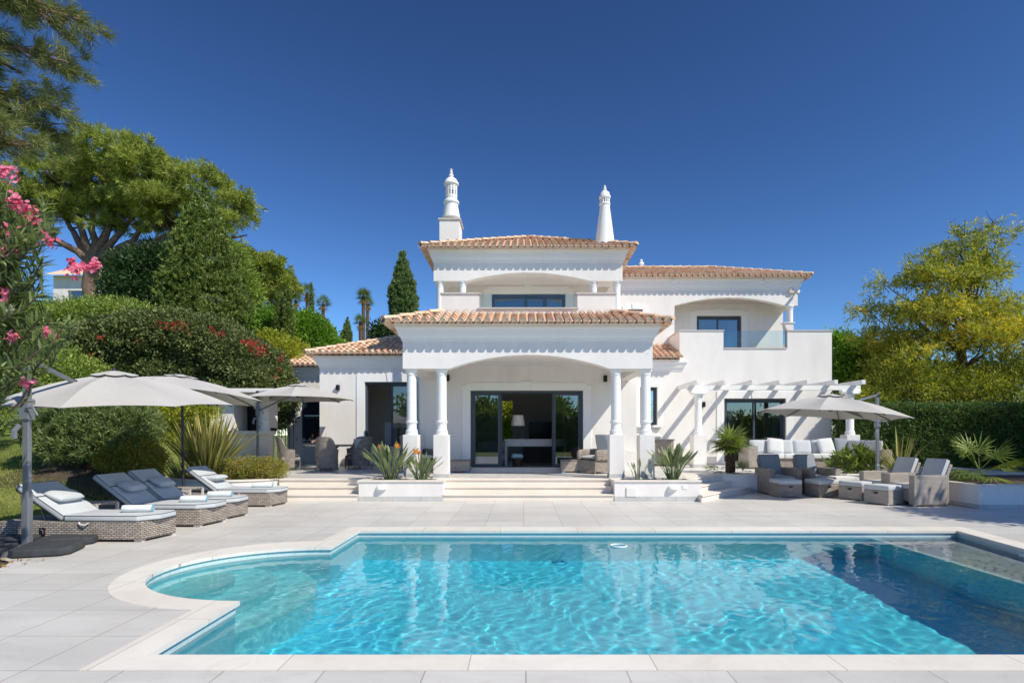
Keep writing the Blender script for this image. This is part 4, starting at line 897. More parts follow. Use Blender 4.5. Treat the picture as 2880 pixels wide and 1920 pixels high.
# ---------------------------------------------------------------- umbrellas
def canopy(t,c,Rr,hz,tilt=(0,0),rot0=0.0,m='canvas',ribs='darksteel'):
    """octagonal canopy, c = rim centre, hz = rise"""
    cn=empty('canopy',c); cn.parent=t; cn.rotation_euler=(tilt[0],tilt[1],rot0)
    def P(a_i,s,q):  # gore a_i, s across 0..1, q radial 0..1
        a0=2*PI*a_i/8; a1=2*PI*(a_i+1)/8
        x=(math.cos(a0)*(1-s)+math.cos(a1)*s)*q*Rr; y=(math.sin(a0)*(1-s)+math.sin(a1)*s)*q*Rr
        sag=math.sin(PI*s); inn=1-.045*sag*q; q=q*inn
        z=hz*(1-q)+hz*.16*math.sin(PI*q)-.05*sag*math.sin(PI*q**1.3)
        return (x*inn,y*inn,z)
    b=MB()
    for i in range(8): b.grid(lambda u,v:P(i,u,.13+.87*v),8,12)
    o=b.build('fabric',m,parent=cn,solid=.004); bmc=o.data; bmc.polygons.foreach_set('use_smooth',[False]*len(bmc.polygons))
    b=MB()
    for i in range(8): b.grid(lambda u,v:tuple(Vector(P(i,u,.001+.20*v))*1.0+Vector((0,0,.055-.02*v))),6,3)
    b.build('vent_cap',m,parent=cn,solid=.004)
    b=MB()
    for i in range(8):
        e=Vector(P(i,0,.995)); e.z-=.025; mid=Vector(P(i,0,.5)); mid.z-=.03; top=Vector((0,0,hz-.02)); b.tube([top,mid,e],.011,6)
    b.build('rib',ribs,parent=cn)
    b=MB()
    for i in range(8):
        mid=Vector(P(i,0,.45)); mid.z-=.035; b.tube([mid,(0,0,hz-.28)],.008,5)
    b.build('strut',ribs,parent=cn)
    b=MB(); b.lathe([(.05,hz-.36),(.05,hz-.24),(.03,hz-.23),(.03,hz+.03),(.05,hz+.04),(.01,hz+.10)],0,0,16); b.build('hub',ribs,parent=cn,smooth=True)
    return cn
def cant(x,y,z0,h,c,Rr,hz,label,tilt,rot0,att,slabs=True,w_=.085,gz=1.9,group='grey cantilever umbrellas'):
    t=empty('cantilever_umbrella',(x,y,z0),label,'umbrella',group)
    loc=Vector((x,y,z0)); rel=lambda p:tuple(Vector(p)-loc)
    b=MB(); b.box(-w_/2,w_/2,-w_/2*.8,w_/2*.8,.0,h); b.build('pole','steel',parent=t,bevel=.014)
    b=MB(); b.box(-w_*.57,w_*.57,-w_*.52,w_*.52,.0,.75); b.build('pole_sleeve','steel',parent=t,bevel=.014)
    b=MB(); b.box(-w_*.7,w_*.7,-w_*.6,w_*.6,h-.05,h+.05); b.build('pole_cap','darksteel',parent=t,bevel=.02)
    a=Vector(rel(att)); b=MB(); b.tube([(0,0,h),a],.032,8); b.build('arm','steel',parent=t)
    b=MB(); d=(a-Vector((0,0,h))).normalized(); b.tube([a-d*.12,a+d*.06],.045,8); b.build('arm_joint','darksteel',parent=t)
    # slider and crank
    b=MB(); b.box(-w_*.8,w_*.8,-w_*.75,w_*.75,gz-.14,gz+.14); b.build('slider','steel',parent=t,bevel=.02)
    b=MB(); b.tube([(-.05,-.05,gz-.2),(-.09,-.09,gz-.28),(-.09,-.09,gz-.38)],.035,8); b.tube([(.05,-.08,gz+.02),(.16,-.1,gz+.02),(.22,-.1,gz-.08)],.014,8); b.build('crank_handle','steel',parent=t)
    cc=Vector(rel(c)); 
    b=MB(); low=cc+Vector((0,0,hz-.22)); b.tube([(0,0,gz),low],.028,8); b.build('lower_arm','steel',parent=t)
    canopy(t,tuple(cc),Rr,hz,tilt,rot0)
    if slabs:
        b=MB(); b.box(-.55,.55,-.04,.04,.01,.05); b.box(-.04,.04,-.55,.55,.01,.05); b.box(-.12,.12,-.10,.10,.05,.065); b.build('base_cross','steel',parent=t,rot=(0,0,R(18)))
        for i,(sx,sy) in enumerate(((1,1),(1,-1),(-1,-1),(-1,1))):
            b=MB(); b.prism([(.06,.06),(.62,.06),(.70,.14),(.70,.62),(.60,.70),(.14,.70),(.06,.62)],.012,.105)
            o=b.build('base_slab','slab',parent=t,bevel=.02,seg=3); o.rotation_euler=(0,0,R(18+90*i))
    return t
cant(-6.51,7.66,0,2.50,(-6.38,9.15,1.95),1.68,.50,'nearest large grey cantilever umbrella over the loungers with dark base slabs',(R(3.6),R(-1.2),0),R(14),(PX(222,8.7),8.7,PZ(1081,8.7)+.0),gz=1.83)
cant(-7.86,17.3,T,2.30,(PX(838,17.6),17.6,2.56),1.62,.42,'light cantilever umbrella over the wicker dining table',(0,0,0),R(15),(PX(790,17.4),17.4,PZ(1096,17.4)+.02),False,.068,gz=1.75)
cant(8.97,14.75,0,2.50,(PX(2335,13.7),13.7,1.96),1.66,.45,'grey cantilever umbrella over the armchairs on the right',(R(1),R(4.2),0),R(10),(PX(2400,14.2),14.2,PZ(1140,14.2)+.08),False,.075,gz=1.82)
t=empty('parasol',(-6.98,12.0,0),'grey centre pole parasol behind the nearest umbrella with a dark pole','parasol')
b=MB(); b.tube([(0,0,.03),(-.03,0,2.55)],.024,12); b.build('pole','darksteel',parent=t,smooth=True)
b=MB(); b.lathe([(.26,0),(.26,.05),(.05,.07),(.04,.3),(.03,.31)],0,0,28); b.build('base','darksteel',parent=t,smooth=True)
b=MB(); b.box(-.03,.03,-.05,.03,1.05,1.15); b.build('crank_handle','darksteel',parent=t)
canopy(t,(-.03,-.1,2.28),1.60,.40,(R(-4),R(3),0),R(8))
# ---------------------------------------------------------------- dining set
def tub_chair(x,y,z,rz,label,m='wicker',group='wicker chairs round the dining table',cush=None,h=1.0,w_=.62):
    """high backed tub chair, facing +y local"""
    t=empty('wicker_chair',(x,y,z),label,'chair',group,rz)
    b=MB(); n=28
    def prof(s): # s 0..1 around from right front via back to left front -> angle
        return R(-22)+R(224)*s
    def P(s,v,o):
        a=prof(s)+PI; back=math.sin(PI*s)**.9
        top=.62+(h-.62)*(1/(1+math.exp(-(back-.72)*16)))
        zz=.10+(top-.10)*v; lean=.10*v*v*back
        rx=(w_/2+.02*v-.0)*(1 if o else .86); ry=(w_/2+lean)*(1 if o else .85)
        ta=-math.cos(a) ; 
        return (rx*math.cos(a)*(.90+.10*v),ry*math.sin(a)*(.88+.12*v),zz)
    b.grid(lambda u,v:P(u,v,1),n,8); b.grid(lambda u,v:P(u,v,0),n,8,flip=True)
    k=[P(i/n,1,1) for i in range(n+1)]+[P(i/n,1,0) for i in range(n+1)]; b.add(k,[(i,i+1,n+2+i,n+1+i) for i in range(n)])
    for u in (0,1):
        k=[P(u,j/8,1) for j in range(9)]+[P(u,j/8,0) for j in range(9)]; b.add(k,[(i,i+1,10+i,9+i) for i in range(8)])
    b.build('shell',m,parent=t,smooth=True)
    b=MB(); b.prism([(-w_*.42,-.24),(w_*.42,-.24),(w_*.42,w_*.42),(-w_*.42,w_*.42)],.30,.40); b.build('seat',m,parent=t,bevel=.02)
    b=MB(); b.box(-w_*.42,w_*.42,w_*.40,w_*.42,.10,.30); b.build('apron',m,parent=t)
    for sx in (-1,1):
        for yy in (-.24,.24):
            b=MB(); b.lathe([(.014,0),(.018,.04),(.018,.14)],sx*w_*.40,yy,8); b.build('leg','steel',parent=t)
    o=cushion(.48,.48,.08).build('seat_cushion',cush or 'cushd',parent=t,smooth='all',loc=(0,.02,.44))
    if cush: 
        cushion(.46,.5,.12).build('back_cushion',cush,parent=t,smooth='all',loc=(0,-.19,.68),rot=(R(78),0,0))
    return t
TX,TY=-5.9,17.75
t=empty('dining_table',(TX,TY,T),'round dark grey dining table under the small umbrella','table')
b=MB(); b.lathe([(.70,.70),(.76,.71),(.76,.745),(.70,.75),(.02,.75)],0,0,40); b.build('table_top','wickerg',parent=t,smooth=True)
b=MB(); b.lathe([(.30,0),(.26,.05),(.14,.3),(.14,.5),(.30,.695)],0,0,20); b.build('pedestal','wickerg',parent=t,smooth=True)
tub_chair(-5.66,16.85,T,R(3),'wicker dining chair seen from behind at the front of the table')
tub_chair(-6.85,17.15,T,R(-62),'curved wicker dining chair at the left end of the table')
tub_chair(-4.98,17.9,T,R(62),'dark wicker dining chair turned side on, right of the table')
tub_chair(-5.3,18.62,T,R(160),'wicker dining chair with a pale cushion behind the table',cush='cushw')
def wine(x,y,z,label):
    t=empty('wine_glass',(x,y,z),label,'glass','wine glasses on the dining table')
    b=MB(); b.lathe([(.034,0),(.034,.004),(.005,.012),(.004,.09),(.02,.11),(.038,.15),(.036,.20),(.033,.20),(.035,.15),(.001,.105)],0,0,18); b.build('bowl','glass',parent=t,smooth=True)
for i,(px,Y) in enumerate(((833,17.45),(854,17.3),(873,17.5))):
    wine(PX(px,Y),Y,T+.752,['leftmost wine glass on the dining table','middle wine glass on the dining table','wine glass nearest the bottle on the dining table'][i])
t=empty('wine_bottle',(PX(879,17.7),17.7,T+.752),'champagne bottle with pale label standing on the dining table','bottle')
b=MB(); b.lathe([(.04,0),(.042,.02),(.042,.17),(.016,.24),(.015,.30),(.01,.305)],0,0,18); b.build('glass_body','lf_dark',parent=t,smooth=True)
b=MB(); b.lathe([(.0432,.05),(.0432,.14)],0,0,18); b.build('label','cap',parent=t); b=MB(); b.lathe([(.018,.24),(.018,.308),(.01,.312)],0,0,14); b.build('foil','orange',parent=t)
t=empty('fruit_bowl',(PX(893,17.8),17.8,T+.752),'small planted bowl with orange flowers beside the bottle','bowl')
b=MB(); b.lathe([(.08,0),(.15,.07),(.16,.09),(.15,.09),(.07,.03)],0,0,20); b.build('bowl','wickerg',parent=t,smooth=True)
P_=RNG.normal(size=(160,3))*[.07,.07,.02]+[0,0,.10]; V,Fq=leaves(P_,RNG.normal(size=(160,3))+[0,0,1],np.full(160,.05),np.full(160,.03)); mesh_np('flowers',V,Fq,'orange',t,RNG.uniform(0,1,160))
t=empty('candle',(PX(897,18.0),18.0,T+.752),'tall thin red candle behind the flower bowl','candle'); b=MB(); b.lathe([(.03,0),(.03,.01),(.011,.02),(.009,.42),(.002,.44)],0,0,10); b.build('wax','red',parent=t)
# porch armchairs and wicker cubes
def armchair_porch(x,y,rz,label,m='wicker'):
    t=empty('porch_armchair',(x,y,T),label,'armchair','wicker armchairs on the porch',rz)
    b=MB(); b.prism([(-.33,-.36),(.33,-.36),(.36,.36),(-.36,.36)],.05,.36); b.build('base',m,parent=t,bevel=.02)
    for sx in (-1,1):
        b=MB(); b.prismx([(-.40,.36),(.36,.36),(.36,.60),(.30,.64),(-.42,.66)],sx*.37-.06,sx*.37+.06); b.build('arm',m,parent=t,bevel=.04,seg=3)
    b=MB(); b.grid(lambda u,v:((u-.5)*(.66+.06*v),-.36-.16*v-.05*math.cos((u-.5)*PI),.34+.68*v),10,8); b.build('backrest',m,parent=t,smooth='all',solid=.07)
    cushion(.56,.60,.13).build('seat_cushion','cush',parent=t,smooth='all',loc=(0,.02,.43))
    cushion(.54,.66,.15).build('back_cushion','cush',parent=t,smooth='all',loc=(0,-.28,.74),rot=(R(76),0,0))
    for sx in (-1,1):
        for sy in (-1,1): b=MB(); b.lathe([(.015,0),(.02,.06)],sx*.3,sy*.3,8); b.build('leg','cap',parent=t)
armchair_porch(2.02,16.05,R(125),'wicker armchair with grey cushions right of the porch door')
armchair_porch(-2.9,16.5,R(-140),'shaded wicker armchair behind the left porch columns')
def cube(x,y,label):
    t=empty('wicker_cube',(x,y,T),label,'stool','wicker cubes beside the porch door')
    b=MB(); b.box(-.27,.27,-.22,.22,.03,.33); b.build('body','wickerp',parent=t,bevel=.015); b=MB(); b.box(-.28,.28,-.23,.23,.331,.352); b.build('top','wickerg',parent=t,bevel=.006)
    for sx in (-1,1): 
        b=MB(); b.box(sx*.2-.06,sx*.2+.06,-.21,-.12,0,.03); b.build('foot','bluef',parent=t)
cube(-1.74,16.35,'small wicker cube with blue feet left of the porch door'); cube(1.33,16.35,'small wicker cube with blue feet right of the porch door')
# wicker cabinet on the right terrace
t=empty('wicker_cabinet',(4.48,19.9,T),'tall wicker storage cabinet behind the right porch column','cabinet')
b=MB(); b.box(-.60,.60,-.3,.3,.05,.86); b.build('body','wicker',parent=t,bevel=.01); b=MB(); b.box(-.64,.64,-.34,.34,.861,.90); b.build('lid','wickerg',parent=t,bevel=.01)
b=MB(); b.box(-.01,.01,-.312,-.301,.08,.85); b.build('door_gap','wickerg',parent=t)
for sx in (-1,1): b=MB(); b.box(sx*.57-.03,sx*.57+.03,-.31,.31,0,.049); b.build('leg','darksteel',parent=t)
# interior things
t=empty('console_table',(.40,17.75,.53),'grey console table with drawers seen through the open porch door','table')
b=MB(); b.box(-.95,.95,-.2,.2,.80,.84); b.build('table_top','console',parent=t,bevel=.004); b=MB(); b.box(-.93,.93,-.19,.19,.62,.799); b.build('drawer_box','console',parent=t)
for x in (-.46,.46):
    b=MB(); b.box(x-.44,x+.44,-.2,-.191,.635,.785); d=b.build('drawer','console',parent=t,bevel=.003); b=MB(); b.lathe([(.012,0),(.014,.02)],0,0,10); b.build('knob','steel',parent=d,loc=(x,-.2,.71),rot=(R(90),0,0))
for sx in (-1,1):
    for sy in (-1,1): b=MB(); b.box(sx*.9-.03,sx*.9+.03,sy*.16-.03,sy*.16+.03,0,.619); b.build('leg','console',parent=t)
t=empty('table_lamp',(PX(1457,17.75),17.75,1.372),'table lamp with cream shade on the console table','lamp')
b=MB(); b.lathe([(.08,0),(.08,.02),(.02,.04),(.03,.12),(.015,.25),(.012,.46)],0,0,16); b.build('base','wood',parent=t,smooth=True)
b=MB(); b.lathe([(.215,.40),(.165,.72),(.16,.72),(.21,.40)],0,0,28); b.build('lamp_shade','lampsh',parent=t,smooth=True)
t=empty('television',(PX(1535,20.5),20.5,.53),'black television deep inside the living room','television')
b=MB(); b.box(-.6,.6,-.03,.03,.75,1.42); b.build('screen','screen',parent=t,bevel=.006); b=MB(); b.box(-.8,.8,-.2,.25,0,.6); b.box(-.1,.1,-.05,.05,.6,.76); b.build('stand','wood',parent=t)
t=empty('basket',(PX(1455,17.6),17.6,.53),'brown basket with blue towel under the console table','basket')
b=MB(); b.lathe([(.15,0),(.17,.28),(.16,.28),(.14,.02)],0,0,20); b.build('body','wood',parent=t,smooth=True)
cushion(.36,.36,.16).build('cloth','towelb',parent=t,smooth='all',loc=(0,0,.32))
t=empty('picture_frame',(-1.12,21.85,.53),'dark framed picture by the far window of the living room','picture'); b=MB(); b.box(-.02,.28,-.04,.0,2.3,2.62); b.build('frame','wood',parent=t)
t=empty('sofa',(-1.05,19.2,.53),'pale sofa behind the left glass door leaf','sofa')
b=MB(); b.box(-.8,.5,-.4,.4,.05,.38); b.build('base','cushw',parent=t,bevel=.05,seg=3); b=MB(); b.box(-.8,.5,.25,.45,.39,.75); b.build('backrest','cushw',parent=t,bevel=.06,seg=3); b=MB(); b.box(-.95,-.805,-.4,.45,.05,.58); b.build('arm','cushw',parent=t,bevel=.05,seg=3)
# BBQ house
bq=empty('barbecue_house',(-8.6,18.2,T),'white masonry barbecue with dark arched opening and one round column','barbecue')
b=MB(); op=(PX(656,18),PX(722,18)); zb=1.56; xo0,xo1=op; zt_=PZ(1138,18)
b.prismy([(-9.65,T),(xo0,T),(xo0,2.30),(xo0,2.78),(-9.65,2.78)],18.0,19.2)
b.box(xo0+.001,xo1,18.0,19.2,T,zb); b.prismy([(xo0+.001,zt_),(xo0+.2,zt_+.0),(xo1-.18,zt_),(xo1,zt_-.18),(xo1,zt_-.6),(xo1+.14,zt_-.7),(xo1+.14,2.78),(xo0+.001,2.78)],18.0,19.2); keep(b.build('wall','wall'),bq)
b=MB(); b.box(xo0+.01,xo1+.1,18.9,19.1,zb,2.77); b.box(xo1+.1,xo1+.139,18.3,19.1,zb,2.77); keep(b.build('firebox','black'),bq)
b=MB(); b.box(-9.2,-7.62,17.55,18.0-.002,1.50,1.62); keep(b.build('ledge','stone',bevel=.01),bq)
b=MB(); b.box(-9.1,-7.7,17.7,17.998,T,1.499); keep(b.build('lower_wall','stone'),bq)
column(PX(745,17.75),17.75,1.62,2.78,.125,rings=True,parent=bq)
b=MB(); b.box(-9.7,-7.55,17.6,19.3,2.781,2.90); keep(b.build('roof_slab','wall',bevel=.01),bq)
b=MB()
for i in range(3): b.box(-8.55,-7.66,17.1+.16*i,17.68,T+.002 if i==0 else T+.14*i+.001,T+.14*(i+1))
keep(b.build('steps','stone',bevel=.01),bq)
# iron fence
t=empty('iron_fence',(-8.6,21,T),'dark iron bar fence between the barbecue and the house','fence')
b=MB()
for i in range(12): b.tube([(-1.2+i*.14,0,-.2),(-1.2+i*.14,0,2.1)],.012,6)
b.build('bars','darksteel',parent=t); b=MB(); b.box(-1.25,.4,-.02,.02,.15,.19); b.box(-1.25,.4,-.02,.02,1.75,1.79); b.build('rail','darksteel',parent=t)
# ---------------------------------------------------------------- right furniture
def recliner(x,y,rz,label,cm,m='wicker',back=True,w_=.84,d=.80):
    """box armchair facing -y local; centre at seat"""
    t=empty('wicker_armchair',(x,y,0),label,'armchair','wicker box armchairs round the umbrella',rz)
    for sx in (-1,1):
        b=MB(); b.box(sx*(w_/2-.075)-.075,sx*(w_/2-.075)+.075,-d/2,d/2,.03,.65); b.build('arm',m,parent=t,bevel=.015)
    b=MB(); b.box(-w_/2+.151,w_/2-.151,-d/2+.05,d/2,.10,.34); b.build('seat_base',m,parent=t)
    b=MB(); b.prismx([(d/2-.08,.3),(d/2,.3),(d/2+.22,.86),(d/2+.15,.88)],-w_/2+.152,w_/2-.152); b.build('backrest',m,parent=t,bevel=.01)
    pad('seat_cushion',w_-.31,d-.1,.11,'cush',t,(0,-.02,.40))
    pad('back_cushion',w_-.30,.62,.11,cm,t,(0,d/2-.0,.68),rot=(R(68),0,0))
    for sx in (-1,1):
        for sy in (-1,1): b=MB(); b.box(sx*(w_/2-.05)-.02,sx*(w_/2-.05)+.02,sy*(d/2-.04)-.02,sy*(d/2-.04)+.02,0,.029); b.build('foot','cap',parent=t)
    return t
def ottoman(x,y,rz,label,m='wicker',w_=.56,d=.52,chute=True):
    t=empty('wicker_ottoman',(x,y,0),label,'ottoman','wicker ottomans in front of the armchairs',rz)
    b=MB(); b.box(-w_/2,w_/2,-d/2,d/2,.02,.31); b.build('base',m,parent=t,bevel=.012)
    pad('cushion',w_+.01,d+.01,.11,'cush',t,(0,0,.366),piping=False,bev=.03)
    b=MB(); b.box(-.05,.05,-d/2-.004,-d/2+.01,.235,.275); b.build('handle_slot','black',parent=t)
    b=MB(); b.box(-.035,.035,-d/2-.004,-d/2+.01,.055,.075); b.build('badge','cap',parent=t)
    for sx in (-1,1):
        for sy in (-1,1): b=MB(); b.box(sx*(w_/2-.03)-.015,sx*(w_/2-.03)+.015,sy*(d/2-.03)-.015,sy*(d/2-.03)+.015,0,.019); b.build('foot','cap',parent=t)
recliner(6.53,14.93,R(4),'shaded grey armchair, left one of the pair facing the pool','cushb','wicker')  # shaded chairs and ottomans get darker tones; umbrella shade put into the colour
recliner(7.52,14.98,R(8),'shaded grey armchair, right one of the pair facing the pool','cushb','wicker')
ottoman(6.40,14.20,R(3),'ottoman with pale cushion in front of the left shaded armchair','wicker')
ottoman(7.28,14.20,R(14),'ottoman with pale cushion in front of the right shaded armchair','wicker')
recliner(8.42,13.45,R(-82),'sunlit wicker armchair farther from the camera, turned sideways','cush','wickerp')  # sunlit chairs and ottomans get paler wicker; sunlight put into the colour
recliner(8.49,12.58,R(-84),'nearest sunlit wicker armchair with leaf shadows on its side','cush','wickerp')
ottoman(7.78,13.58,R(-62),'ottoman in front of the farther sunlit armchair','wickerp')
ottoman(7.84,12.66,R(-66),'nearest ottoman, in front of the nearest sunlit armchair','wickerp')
t=empty('side_table',(7.92,14.45,0),'small white slatted side table between the armchairs','side table')
b=MB()
for i in range(5): b.box(-.26,.26,-.2+i*.09,-.13+i*.09,.45,.47)
b.build('table_top','trim',parent=t)
for sx in (-1,1):
    for sy in (-1,1): b=MB(); b.box(sx*.24-.018,sx*.24+.018,sy*.2-.018,sy*.2+.018,0,.449); b.build('leg','trim',parent=t)
b=MB(); b.box(-.22,.22,-.21,-.19,.05,.09); b.box(-.22,.22,-.21,-.19,.38,.449); b.build('stretcher','trim',parent=t)
# corner sofa on the terrace
t=empty('corner_sofa',(8.6,18.4,T),'pale cushioned wicker corner sofa under the pergola','sofa')
def S(b,n,m,**k): return b.build(n,m,parent=t,**k)
x0=-1.64; x1=1.95
b=MB(); b.box(x0,x0+.30,-.42,.42,.03,.70); S(b,'arm','wickerp',bevel=.015)
b=MB(); b.box(x0+.301,x1-.8,-.30,.42,.05,.30); b.box(x1-.8,x1,-1.6,.42,.05,.30); S(b,'base','wicker')
b=MB(); b.box(x0+.301,x1,.28,.42,.301,.62); b.box(x1-.14,x1,-1.6,.279,.301,.62); S(b,'backrest','wicker')
b=MB(); b.box(x1-.9,x1-.0,-1.76,-1.601,.05,.62); S(b,'arm','wicker',bevel=.015)
for i in range(3):
    w1=(x1-.8-x0-.32)/3; pad('seat_cushion',w1-.01,.66,.15,'cushw',t,(x0+.32+w1*(i+.5),-.05,.385),piping=False,bev=.04)
for i in range(3): pad('seat_cushion',.66,.62,.15,'cushw',t,(x1-.5,-1.27+i*.64,.385),piping=False,bev=.04)
for i,x in enumerate((-1.05,-.30,.30,.92)):
    cushion(.62,.46,.20).build('back_cushion','cush',parent=t,smooth='all',loc=(x,.20,.66),rot=(R(76),0,R(4*(-1)**i)))
for i,y in enumerate((-.2,-.8,-1.3)): cushion(.46,.6,.20).build('back_cushion','cush',parent=t,smooth='all',loc=(x1-.24,y,.66),rot=(0,R(-76),0))
for i,(x,m_) in enumerate(((-.62,'cushw'),(.98,'cushw'),(1.5,'cushb'))):
    o=cushion(.50,.50,.16).build('scatter_cushion',m_,smooth='all',loc=(8.6+x,18.4+.02,T+.70),rot=(R(68),R(6*(-1)**i),R(-5+8*i)))
    tag(o,['upright pale scatter cushion at the left of the corner sofa','upright pale scatter cushion right of the middle of the corner sofa','blue grey scatter cushion in the corner of the sofa'][i],'cushion','scatter cushions on the corner sofa')
# balcony chair
t=empty('balcony_chair',(PX(2150,22.3),22.3,4.05),'grey cushioned chair behind the glass of the right balcony','chair')
b=MB(); b.box(-.28,.28,-.25,.25,.30,.42); b.build('seat','cushb',parent=t,bevel=.03,seg=3); b=MB(); b.box(-.28,.28,.2,.30,.42,.80); b.build('backrest','cushb',parent=t,bevel=.03,seg=3)
for sx in (-1,1): b=MB(); b.tube([(sx*.32,-.22,0),(sx*.32,-.2,.62),(sx*.33,.22,.62),(sx*.32,.25,0)],.022,8); b.build('arm','darksteel',parent=t)
# neighbour house
nb=empty('neighbour_house',(-34,48,0),'white neighbouring house with small clay roof behind the left trees','house')
Yn=46
b=MB(); xa,xb=PX(150,Yn),PX(330,Yn); wall_open(b,xa,xb,2,PZ(775,Yn),Yn,.3,[(PX(190,Yn),PX(275,Yn),PZ(848,Yn),PZ(817,Yn))]); b.box(xa,xb,Yn+6,Yn+6.3,2,PZ(775,Yn)); b.prismx([(Yn+.31,2),(Yn+6,2),(Yn+6,PZ(775,Yn)),(Yn+.31,PZ(775,Yn))],xb-.3,xb); keep(b.build('wall','wall'),nb)
b=MB(); b.box(PX(190,Yn),PX(275,Yn),Yn+.1,Yn+.15,PZ(848,Yn),PZ(817,Yn)); w1=keep(b.build('window','winglass'),nb); b=MB(); b.box(PX(252,Yn),PX(255,Yn),Yn+.05,Yn+.09,PZ(848,Yn),PZ(817,Yn)); b.box(PX(192,Yn),PX(250,Yn),Yn+.3,Yn+.34,PZ(848,Yn),PZ(817,Yn)); keep(b.build('window_frame','trim'),nb)
b=MB(); zr=PZ(778,Yn); xm=PX(255,Yn); b.add([(xa-.5,Yn-.6,zr),(PX(314,Yn),Yn-.6,zr),(xm+.3,Yn+3,PZ(750,Yn+3)),(xa-.5,Yn+3,PZ(750,Yn+3)),(PX(314,Yn),Yn+7,zr)],[(0,1,2,3),(1,4,2)],.6)
keep(b.build('roof','tile'),nb); b=MB(); xx=PX(277,Yn); yy_=Yn+2; b.lathe([(.3,PZ(768,Yn)),(.45,PZ(752,Yn)),(.2,PZ(747,Yn)),(.1,PZ(744,Yn)),(.15,PZ(741,Yn)),(.02,PZ(736,Yn))],xx,yy_,12); keep(b.build('chimney','trim',smooth=True),nb)
# ---------------------------------------------------------------- vegetation
def plant(name,x,y,z,label,cat,group=None): return empty(name,(x,y,z),label,cat,group)
def kp(o,t): return keep(o,t)
def branches(b,p0,p1,r0,r1,n=6,wob=.25,seg=8):
    p0=Vector(p0);p1=Vector(p1); L_=(p1-p0).length; pts=[];rad=[]
    for i in range(n+1):
        t=i/n; w_=Vector([random.uniform(-1,1) for _ in range(3)])*wob*L_*.12*math.sin(PI*t); pts.append(p0.lerp(p1,t)+w_+Vector((0,0,-.10*L_*math.sin(PI*t)*wob))); rad.append(r0+(r1-r0)*t)
    b.tube(pts,rad,seg); return pts
def pxblob(px,py,Y,rx,rz,ry=None):
    """ellipsoid centred on pixel at depth Y, radii given in pixels"""
    k=Y/F; return (PX(px,Y),Y,PZ(py,Y),rx*k,(ry if ry else rx*k),rz*k)
def px_up(blobs,n,up):
    P_,D_=blob_points(blobs,n//9,(.5,1.04),up); s=RNG.uniform(.24,.5,len(P_)); o=unit(RNG.normal(size=(len(P_),9,3)))*s[:,None,None]*np.array([1,1,.7])
    return (P_[:,None,:]+o).reshape(-1,3),unit(np.repeat(D_,9,0)*.7+unit(o).reshape(-1,3)*.6)
# big stone pine
t=plant('stone_pine',PX(235,32),32,0,'huge umbrella pine with spreading limbs behind the juniper at the upper left','tree')
Y=32
bl=[pxblob(160,520,Y,95,55),pxblob(260,490,Y,95,60),pxblob(370,470,Y,105,60),pxblob(440,520,Y,95,60),pxblob(560,530,Y,90,50),pxblob(640,590,Y,75,55),pxblob(180,430,Y,45,35),pxblob(120,590,Y,80,40),pxblob(330,560,Y,100,50),pxblob(640,650,Y,45,35),pxblob(90,660,Y,55,40),pxblob(470,600,Y,110,35)]
bl=[(b_[0],b_[1]+random.uniform(-1.2,1.2),b_[2],b_[3],min(2.4,b_[4]*1.2),b_[5]) for b_ in bl]
bl+=[pxblob(x,y,Y,rx,rz,1.6) for x,y,rx,rz in ((250,590,110,30),(420,620,100,24),(90,570,70,40),(320,640,50,16),(60,620,60,40),(560,590,70,30))]
P_,D_=px_up(bl,5600,.5); kp(tufts('crown',P_,D_+[0,0,.3],24,.34,.036,'lf_pine',spread=.75),t)
b=MB(); base=Vector((PX(250,Y),Y,2)); fork=Vector((PX(262,Y),Y,PZ(720,Y)))
branches(b,(base.x-.6,Y,0),fork,.46,.36,8,.4,12)
tips=[(60,600),(120,520),(180,450),(260,430),(330,430),(400,440),(470,480),(540,520),(640,600),(150,640),(520,600),(600,560),(680,620)]
for i,(px,py) in enumerate(tips):
    e=Vector((PX(px,Y),Y+random.uniform(-1.6,1.6),PZ(py+30,Y))); m_=fork.lerp(e,.4)+Vector((0,0,-.5 if px>300 else .0)); m_.y+=random.uniform(-.4,.4)
    p=branches(b,fork-Vector((0,0,.3)),m_,.23,.15,4,.4,9); q=branches(b,m_,e,.15,.04,5,.7,7)
    for k in range(4):
        s=q[random.randint(1,4)]; branches(b,s,s+Vector((random.uniform(-1.6,1.6),random.uniform(-1,1),random.uniform(.3,1.4))),.07,.02,3,.6,5)
kp(b.build('trunk','barkp',smooth=True),t)
